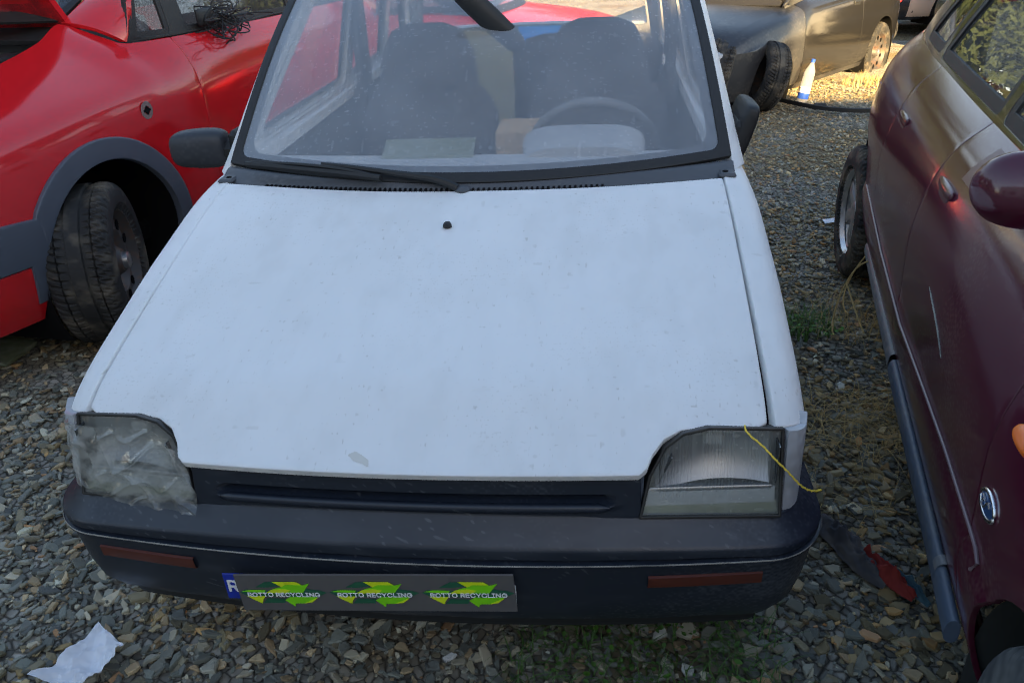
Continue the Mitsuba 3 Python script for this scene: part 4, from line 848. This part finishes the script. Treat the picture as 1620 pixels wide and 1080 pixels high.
    jn = G[63:65].copy(); c = jn.mean(axis=1, keepdims=True); add(k+'__trim_clip', grid(c+(jn-c)*1.12), 'm_sill_trim_light', M=MM)
    # front door mirror
    mm = smooth_mesh(cboxm((0, 0, 0), (.17, .11, .125), .04), 2); mm.vertices[:, 0] *= 1+.15*np.sign(mm.vertices[:, 1])*0
    mr = add(k+'__wing_mirror', mm, 'm_maroon', smooth=60, M=MM @ trimesh.transformations.translation_matrix((-.865, 1.43, 1.025)) @ rotm(-.15, [0, 0, 1]))
    add(mr+'__mirror_arm', smooth_mesh(cboxm((-.78, 1.46, .995), (.10, .09, .06), .02), 1), 'm_black', M=MM)
    # lifted-out handle recesses and the paler square by the front handle
    q = fn(np.array([[1.985, L.s_of(1.985, .895)]]))[0]
    dq = lambda uv: fn(np.stack([uv[:, 0], np.array([L.s_of(a, b) for a, b in uv])], -1))+[-.0025, 0, .001]
    add(k+'__square_sticker', panel(sbox(1.93, .87, 2.04, .94), dq, h=.03, thick=.001, bevel=.0004, inside=WI), 'm_maroon_pale', M=MM)
    for y, z in ((3.10, .955),):
        q = fn(np.array([[y, L.s_of(y, z)]]))[0]
    # mud dust scratch
    pts = [fn(np.array([[y, L.s_of(y, z)]]))[0]+[-.001, 0, 0] for y, z in ((1.88, .67), (1.80, .655), (1.72, .635), (1.66, .61))]
    add(k+'__scratch', tube(resample(pts, 14), [.0008]*2+[.0018]*10+[.0008]*2, 5), 'm_trim_light', M=MM)
    # aerial and roof trim
    for s in (-1, 1): add(k+'__roof_rail_trim', tube([[s*.565, 1.98, 1.345], [s*.57, 2.6, 1.362], [s*.565, 3.2, 1.335]], .010, 6), 'm_chrome', M=MM)
    # red and white cloth on the rear seat
    ck = thing('red_white_cloth', 'red and white cloth draped over the rear seat of the maroon car', 'cloth')
    rg = np.random.default_rng(8); u, v = np.meshgrid(np.linspace(0, 1, 40), np.linspace(0, 1, 30), indexing='ij')
    wob = .05*meshkit.fbm(np.stack([u*4, v*4, 0*u], -1), 3, 2)
    P = np.stack([-.62+.55*u, 3.02+.55*(v-.35)*(v > .35)-.12*v, .60+.50*np.clip(v/.35, 0, 1)+wob+.02*(v > .35)], -1)
    add(ck+'__cloth_sheet', grid(P), 'm_redwhite', M=MM, smooth=True)
    return k
def redwhite(p, n, uv):
    a = noise(p.x*7+p.z*5, p.y*7, p.z*6); return mix((0.60, 0.03, 0.03), (0.75, 0.72, 0.66), smoothstep(0.52, 0.58, a))
mat('m_redwhite', prin(proc(redwhite), 0.85)); mat('m_mirror_plastic', prin(dusty((0.030, 0.034, 0.042), (0.08, 0.08, 0.085), 0.5, 1.0, 8.0, 120.0), 0.5)); mat('m_badge', prin((0.02, 0.06, 0.16), 0.2, clearcoat=1.0))
mat('m_sill_trim', prin(dusty((0.085, 0.115, 0.165), (0.15, 0.16, 0.17), 0.4, 0.9, 8.0, 90.0), 0.45)); mat('m_sill_trim_light', prin(dusty((0.16, 0.17, 0.19), (0.26, 0.25, 0.23), 0.4, 0.9, 8.0), 0.5))
mat('m_maroon_edge', prin((0.16, 0.10, 0.11), 0.3, clearcoat=1.0)); mat('m_maroon_pale', prin((0.12, 0.05, 0.055), 0.35, clearcoat=0.8))
maroon_car()

# ---------------------------------------------------------------- scrapped cars behind
DM = frame([.60, 5.80, -.13], 38)
scrap_car('grey_saloon', 'dark grey saloon with its front wheel off, behind the maroon car', DM, 'm_grey_paint', W=.85, zb=.93, Ln=3.85, ya=1.20, hood=.84, wheels=True, fronts=False, cab={'door_paint': 'm_black_gloss'})
scrap_car('red_hatchback', 'red hatchback parked crosswise behind the white hatchback', frame([.75, 5.35, 0], -88), 'm_red', Ln=3.9)
scrap_car('red_estate', 'red car end seen past the grey saloon', frame([4.5, 12.9, 0], 75), 'm_red', Ln=4.2)
scrap_car('salmon_car', 'pale salmon car in the sun at the back of the yard', frame([3.75, 10.6, 0], 75), 'm_salmon', Ln=4.2, zb=1.0, zt=1.55)
scrap_car('white_van', 'white van standing in the sun behind the maroon car', frame([4.25, 8.5, 0], 72), 'm_white_clean', Ln=4.4, zb=1.15, hood=1.05, zt=1.9)

# ================================================================ the building behind the camera that throws the shade
def yard_building():
    k = thing('yard_building', 'rendered yard building with two flat roofs at the near end of the yard', 'building')
    add(k+'__wall', cboxm((-4.6, -9.5, 2.45), (15.6, 5.0, 4.9), .02), 'm_render')
    add(k+'__wall', cboxm((8.6, -9.5, 2.0), (10.7, 4.9, 4.0), .02), 'm_render')
    add(k+'__roof', cboxm((-4.6, -9.5, 4.98), (15.9, 5.3, .16), .02), 'm_cowl')
    add(k+'__roof', cboxm((8.75, -9.5, 4.06), (10.5, 5.1, .12), .02), 'm_cowl')
    add(k+'__chimney_stack', cboxm((5.45, -7.5, 4.5), (.98, .7, .9), .02), 'm_render')
    for x in (-8.5, -5.0, -1.5, 1.5, 6.5, 11.0):
        w = add(k+'__window', cboxm((x, -7.0, 2.0), (1.2, .06, 1.2), .01), 'm_black_gloss')
        add(w+'__window_sill', cboxm((x, -6.95, 1.36), (1.4, .16, .06), .01), 'm_cowl')
yard_building()

# ================================================================ small things
def trees():
    rg = np.random.default_rng(31)
    for i, (x, y, h) in enumerate(((-15, -1, 7.5), (-17, 4, 8.5), (-15, 9, 7), (-16, 14, 8.5), (-12, 19, 8), (-6, 24, 9), (1, 26, 8), (8, 27, 9), (15, 25, 8))):
        nth = ['first', 'second', 'third', 'fourth', 'fifth'][i if i < 5 else i-5]
        k = thing('yard_tree', f'broad green tree beyond the left edge of the yard, {nth} one counted from the building' if i < 5 else f'broad green tree beyond the back of the yard, {nth} one counted from the left', 'tree', 'trees beyond the left edge of the yard' if i < 5 else 'trees beyond the back of the yard')
        tr = np.array([[0, 0, -.1], [.1, .05, h*.2], [.0, .1, h*.45], [.1, 0, h*.75]])+[x, y, 0]
        add(k+'__trunk', tube(resample(tr, 10), np.linspace(.22, .06, 10), 8), 'm_bark')
        n = 15000; cl = rg.normal(0, 1, (26, 3))*[h*.17, h*.17, h*.17]+[x, y, h*.60]
        c = cl[rg.integers(0, 26, n)]+rg.normal(0, h*.055, (n, 3)); q = rg.normal(0, 1, (n, 2, 3)); q /= np.linalg.norm(q, axis=2, keepdims=True); q *= .095
        V = np.stack([c-q[:, 0], c+q[:, 1]*.6, c+q[:, 0], c-q[:, 1]*.6], 1).reshape(-1, 3)
        add(k+'__crown', (V, np.arange(4*n).reshape(n, 4)), 'm_tree_leaf', smooth=False, kind='stuff')
mat('m_bark', prin((0.10, 0.08, 0.06), 0.9)); mat('m_tree_leaf', prin((0.040, 0.058, 0.026), 0.8, specular=0.2))
trees()
def hedge():
    rg = np.random.default_rng(77); k = thing('hedge', 'tall rough hedge along the far left edge of the yard', 'hedge'); n = 26000
    c = np.stack([rg.normal(-11.5, .7, n), rg.uniform(-4, 25, n), 3.2*rg.uniform(0, 1, n)**.8], -1); c[:, 2] *= .75+.5*meshkit.noise(c*[0, .5, 0], 3)
    q = rg.normal(0, 1, (n, 2, 3)); q /= np.linalg.norm(q, axis=2, keepdims=True); q *= .12
    add(k+'__foliage', (np.stack([c-q[:, 0], c+q[:, 1]*.6, c+q[:, 0], c-q[:, 1]*.6], 1).reshape(-1, 3), np.arange(4*n).reshape(n, 4)), 'm_tree_leaf', smooth=False, kind='stuff')
    for y in np.arange(-3.5, 25, 1.6): add(k+'__stem', tube(resample([[-11.5, y, -.1], [-11.45, y+.1, 1.2], [-11.5, y, 2.3]], 6), np.linspace(.05, .02, 6), 6), 'm_bark')
hedge()
def back_hedge():
    rg = np.random.default_rng(78); k = thing('hedge', 'tall rough hedge along the back of the yard under the trees', 'hedge'); n = 30000
    c = np.stack([rg.uniform(-11, 18, n), rg.normal(22, .7, n), 4.6*rg.uniform(0, 1, n)**.8], -1); c[:, 2] *= .75+.5*meshkit.noise(c*[.5, 0, 0], 4)
    q = rg.normal(0, 1, (n, 2, 3)); q /= np.linalg.norm(q, axis=2, keepdims=True); q *= .16
    add(k+'__foliage', (np.stack([c-q[:, 0], c+q[:, 1]*.6, c+q[:, 0], c-q[:, 1]*.6], 1).reshape(-1, 3), np.arange(4*n).reshape(n, 4)), 'm_tree_leaf', smooth=False, kind='stuff')
    for x in np.arange(-10.5, 18, 1.8): add(k+'__stem', tube(resample([[x, 22, -.1], [x+.1, 22.05, 1.4], [x, 22, 3.2]], 6), np.linspace(.06, .02, 6), 6), 'm_bark')
back_hedge()
def small_things():
    k = thing('yellow_string', 'thin yellow string hanging over the right headlamp of the white hatchback', 'string')
    pts = resample([[.556, .125, .675], [.560, .112, .668], [.577, .104, .656], [.603, .093, .632], [.624, .093, .61], [.650, .103, .576], [.673, .118, .552], [.700, .142, .535]], 50)
    add(k+'__strand', tube(pts, .0014, 6), 'm_yellow'); tw = pts+.0011*np.stack([np.cos(np.arange(50)*1.9), np.sin(np.arange(50)*1.9), np.sin(np.arange(50)*1.9)], -1)
    add(k+'__strand', tube(tw, .0012, 5), 'm_yellow')
    # plastic film over the other headlamp
    k = thing('plastic_film', 'crumpled clear plastic film taped over the left headlamp of the white hatchback', 'plastic film')
    t = np.linspace(0, 1, 150); ps = resample2([(-.376, .046), (-.50, .060), (-.615, .090), (-.645, .116), (-.662, .165), (-.668, .22)], 150)
    P = np.zeros((150, 100, 3))
    for i in range(150):
        top = np.interp(ps[i, 0], [-.66, -.45, -.41, -.372], [.650, .664, .632, .56]); zz = .527+(top-.527)*np.linspace(0, 1, 100)
        P[i, :, 0] = ps[i, 0]; P[i, :, 1] = ps[i, 1]+.34*(zz-.53)*np.interp(t[i], [0, .7, 1], [1, .8, 0]); P[i, :, 2] = zz
    ridge = lambda q, sd: (1-np.abs(2*meshkit.noise(q, sd)-1))**5
    A_, B_ = P[..., 0]+.6*P[..., 2], P[..., 2]-.5*P[..., 0]
    wv = meshkit.fbm(P*9, 2, 40)*2
    d = -.006-.016*(meshkit.fbm(P*[15, 15, 17], 2, 3)-.4)-.0075*ridge(np.stack([A_*34+wv, B_*9, 0*A_], -1), 4)-.006*ridge(np.stack([A_*12, B_*30+wv, 0*A_+3], -1), 5)-.0015*meshkit.fbm(P*[90, 90, 90], 2, 8)
    P[..., 1] += d*np.interp(t, [0, .7, 1], [1, .8, .25])[:, None]; P[..., 0] += .5*d*np.interp(t, [0, .6, 1], [0, .5, 1])[:, None]
    add(k+'__film_sheet', grid(P), 'm_film', smooth=True)
    # crumpled paper on the gravel
    k = thing('crumpled_paper', 'crumpled white paper sheet lying on the gravel in front of the white hatchback', 'paper')
    u, v = np.meshgrid(np.linspace(-1, 1, 36), np.linspace(-1, 1, 36), indexing='ij')
    w = meshkit.fbm(np.stack([u*2.2, v*2.2, 0*u], -1), 3, 4); r = .97+.1*w
    P = np.stack([-.765+.056*u*r+.024*v-.02*w, .100+.062*v*r-.040*u*(v*.5+.5), .030+.050*(w-.3)+.022*np.abs(u*.8+v*.5)], -1)
    add(k+'__sheet', grid(P), 'm_paper', smooth=25)
    for i, (x, y, s) in enumerate(((1.52, 3.0, .03), (1.95, 3.35, .025))):
        kk = thing('paper_scrap', 'tiny white paper scrap on the gravel nearer the white hatchback' if i == 0 else 'tiny white paper scrap on the gravel nearer the maroon car', 'paper scrap')
        add(kk+'__sheet', grid(np.stack([x+s*u*1.4, y+s*v, .022+.012*w*u], -1)[::5, ::5]), 'm_paper', smooth=True)
    k = thing('grey_fragment', 'pale grey plastic fragment on the gravel under the red people carrier bumper', 'plastic fragment')
    add(k+'__shard', smooth_mesh(cboxm((-1.99, 1.50, .035), (.16, .20, .03), .01, rotm(.25, [0, 1, 0])), 1), 'm_ledge')
    # rag
    k = thing('dirty_rag', 'dirty grey and red rag lying on the gravel by the loose sill trim', 'rag')
    c = resample([[.885, .690, .03], [.93, .610, .035], [.965, .520, .035], [1.005, .430, .04], [1.04, .375, .025]], 60)
    def rag(c, w, h, seed, sh=0):
        t = np.gradient(c, axis=0); t /= np.linalg.norm(t, axis=1, keepdims=True); nn = np.stack([t[:, 1], -t[:, 0], 0*t[:, 0]], -1); n = len(c)
        a = np.linspace(-1, 1, 22); wob = meshkit.fbm(np.stack(np.broadcast_arrays(np.linspace(0, 5, n)[:, None], a[None]*2.2, seed), -1), 4, 1)
        env = np.sin(np.pi*np.linspace(.08, .95, n))**.5
        P = c[:, None]+nn[:, None]*(a[None, :, None]*w*env[:, None, None])*(0.8+.5*wob[..., None]); P[..., 2] += h*(1-a[None]**2)*env[:, None]*(.1+2.2*wob*meshkit.noise(np.stack(np.broadcast_arrays(np.linspace(0, 14, n)[:, None], a[None]*4, seed+.5), -1)))+sh-.022; return grid(P)
    add(k+'__grey_cloth', rag(c[:46], .036, .045, 1), 'm_rag_grey', smooth=40)
    add(k+'__red_cloth', rag(c[28:56]+[.014, .010, 0], .024, .045, 5, .010), 'm_rag_red', smooth=40)
    add(k+'__teal_cloth', rag(c[30:58]+[.040, .012, 0], .016, .03, 9, .004), 'm_rag_teal', smooth=40)
    # water bottle
    k = thing('water_bottle', 'clear plastic water bottle with blue label standing by the grey saloon', 'bottle')
    B = trimesh.transformations.translation_matrix((2.06, 6.12, .0)) @ rotm(.16, [0, 1, 0])
    add(k+'__bottle_body', lathe_z([(0, .004), (.040, .004), (.045, .02), (.045, .20), (.043, .215), (.045, .23), (.040, .26), (.016, .315), (.014, .33)], (0, 0, 0), 28), 'm_bottle', M=B)
    add(k+'__label_band', lathe_z([(.0455, .03), (.0460, .031), (.0460, .078), (.0455, .079)], (0, 0, 0), 28), 'm_deepblue2', M=B)
    add(k+'__label_band', lathe_z([(.0455, .08), (.0460, .081), (.0460, .120), (.0455, .121)], (0, 0, 0), 28), 'm_paper', M=B)
    add(k+'__cap', lathe_z([(.017, .325), (.017, .35), (.014, .353), (0, .353)], (0, 0, 0), 20), 'm_deepblue2', M=B)
    # loose tyres by the grey saloon
    k = thing('loose_wheel', 'loose worn tyre leaning in front of the empty wheel arch of the grey saloon', 'tyre')
    wheel(k, (0, 0, 0), .275, .19, trimesh.transformations.translation_matrix((1.68, 5.86, .262)) @ rotm(math.radians(12), [0, 0, 1]) @ rotm(.24, [0, 1, 0]), out=1, style='steel', name='wheel')
    k = thing('loose_wheel', 'loose muddy tyre lying behind the right pillar of the white hatchback', 'tyre')
    wheel(k, (0, 0, 0), .30, .20, trimesh.transformations.translation_matrix((1.28, 5.75, .285)) @ rotm(math.radians(-12), [0, 0, 1]) @ rotm(.2, [0, 1, 0]), out=1, style='none', name='wheel')
    # black trim strip on the ground
    k = thing('black_bumper_strip', 'black plastic bumper strip lying on the gravel below the water bottle', 'plastic strip')
    st = resample([[1.74, 6.15, .03], [1.95, 5.78, .035], [2.12, 5.58, .035], [2.35, 5.50, .03], [2.62, 5.56, .03]], 50)
    add(k+'__strip', grid(np.stack([st+[0, 0, .0], st+[0, .0, .03], st+[.0, .02, .033], st+[.0, .04, .0]], 1)), 'm_black', smooth=40)
    add(k+'__bracket', cboxm((2.10, 5.68, .05), (.10, .05, .05), .01), 'm_black')
    # cardboard and blue things inside the white hatchback
    k = thing('cardboard_box', 'brown cardboard box on the front seats inside the white hatchback', 'box')
    add(k+'__box_body', cboxm((.050, 1.66, .745), (.135, .2, .17), .004), 'm_card')
    k = thing('blue_crate', 'blue plastic crate on the rear shelf inside the white hatchback', 'crate')
    for q in ([(-.052, 2.86), (.172, 2.86)], [(-.052, 2.86), (-.052, 3.0)], [(.172, 2.86), (.172, 3.0)], [(-.052, 3.0), (.172, 3.0)]):
        top = 1.012 if q[0][1] == q[1][1] == 2.86 else .975
        add(k+'__crate_wall', grid(np.array([[(x, y, z) for x, y in q] for z in (.942, (.942+top)/2, top)])), 'm_blue_plastic')
    k = thing('dash_paper', 'pale paper sheet lying on the dashboard behind the windscreen', 'paper')
    add(k+'__sheet', cboxm((-.125, 1.02, .905), (.24, .13, .002), .0008, rotm(.03, [0, 0, 1]) @ rotm(.30, [1, 0, 0])), 'm_ledge')
    # mud stain left by tape on the bonnet
    # weeds and straw
    rg = np.random.default_rng(21)
    def tuft(name, label, catg, x, y, n, hgt, spread, m, lean=.5, wid=.0022):
        k = thing(name, label, catg); Ps = []
        for i in range(n):
            a = rg.uniform(0, 2*np.pi); r0 = spread*math.sqrt(rg.uniform(0, 1)); b = np.array([x+r0*math.cos(a)*1.0, y+r0*math.sin(a), -.005]); h = hgt*rg.uniform(.45, 1.1); d = rg.uniform(0, 2*np.pi); ln = lean*rg.uniform(.4, 1.6)*h
            t = np.linspace(0, 1, 6)[:, None]; c = b+t*[0, 0, h]+t**2*np.array([math.cos(d)*ln, math.sin(d)*ln, -.35*ln]); wv = np.array([-math.sin(d), math.cos(d), .2])*wid*(1-t*.9)
            Ps.append(grid(np.stack([c-wv, c+wv], 1)))
        add(k+'__blades', cat(*Ps), m, smooth=True, kind='stuff'); return k
    def leaves(k, x, y, n, spread, m, size=.012):
        Ps = []
        for i in range(n):
            a = rg.uniform(0, 2*np.pi); r0 = spread*math.sqrt(rg.uniform(0, 1)); c = np.array([x+r0*math.cos(a), y+r0*math.sin(a)*.8, rg.uniform(.012, .04)]); s = size*rg.uniform(.5, 1.2); d = rg.uniform(0, 2*np.pi)
            q = np.array([[0, 0, 0], [.5, .45, .1], [1.1, .5, .12], [1.5, 0, .05], [1.1, -.5, .12], [.5, -.45, .1]])*s; R = rotm(d, [0, 0, 1])[:3, :3] @ rotm(rg.uniform(-.5, .3), [0, 1, 0])[:3, :3]
            q = q @ R.T+c; Ps.append(trimesh.Trimesh(q, [[0, 1, 2], [0, 2, 3], [0, 3, 4], [0, 4, 5]], process=False))
        add(k+'__leaves', cat(*Ps), m, smooth=False, kind='stuff')
    k = tuft('grass_patch', 'sparse green weeds on the gravel in front of the white hatchback bumper', 'weeds', .42, .20, 850, .070, .30, 'm_leaf', 1.0, .0018); leaves(k, .44, .22, 150, .24, 'm_leaf', .009); leaves(k, .38, .22, 12, .16, 'm_leaf_bright', .012); leaves(k, .62, .16, 9, .05, 'm_leaf_bright', .013)
    k = tuft('grass_tuft', 'green grass tuft beside the right wing of the white hatchback', 'grass', 1.10, 1.82, 240, .10, .12, 'm_leaf', .7); leaves(k, 1.14, 1.78, 70, .12, 'm_leaf_bright', .013)
    tuft('dry_grass', 'dry straw tangle between the grass tuft and the loose sill trim', 'dry grass', 1.27, 1.85, 130, .16, .18, 'm_straw', 1.4, .0016)
    tuft('dry_grass', 'dry straw blades halfway along the strip of gravel beside the maroon car', 'dry grass', 1.12, 1.15, 260, .10, .19, 'm_straw', 2.0, .0016)
    tuft('dry_grass', 'sunlit dry grass in front of the rear wheel of the grey saloon', 'dry grass', 2.85, 6.9, 200, .12, .25, 'm_straw', .8, .004)
    tuft('dry_grass', 'thin dry straw on the gravel by the front corner of the white hatchback', 'dry grass', .98, .80, 60, .07, .15, 'm_straw', 1.8, .0012)
    tuft('dry_grass', 'brown dry straw on the gravel left of the plastic wrapped headlamp', 'dry grass', -1.02, .72, 90, .06, .16, 'm_straw', 1.8, .0014)
    k = thing('dry_stalk', 'bent yellow dry stalk leaning on the loose sill trim', 'dry stalk')
    for pts in ([[1.20, 1.72, .02], [1.24, 1.80, .20], [1.30, 1.76, .30], [1.36, 1.68, .27], [1.40, 1.60, .22]], [[1.30, 1.9, .02], [1.36, 2.0, .22], [1.41, 1.95, .3], [1.42, 1.85, .24]], [[1.24, 1.80, .2], [1.26, 1.7, .12], [1.27, 1.62, .08]]):
        add(k+'__stem', tube(resample(pts, 20), .0032, 5), 'm_straw')
mat('m_deepblue2', prin((0.03, 0.10, 0.55), 0.35)); mat('m_tyre_pale', prin(dusty((0.05, 0.055, 0.06), (0.15, 0.15, 0.145), 0.3, 0.8, 12.0, 60.0), 0.7))
small_things()
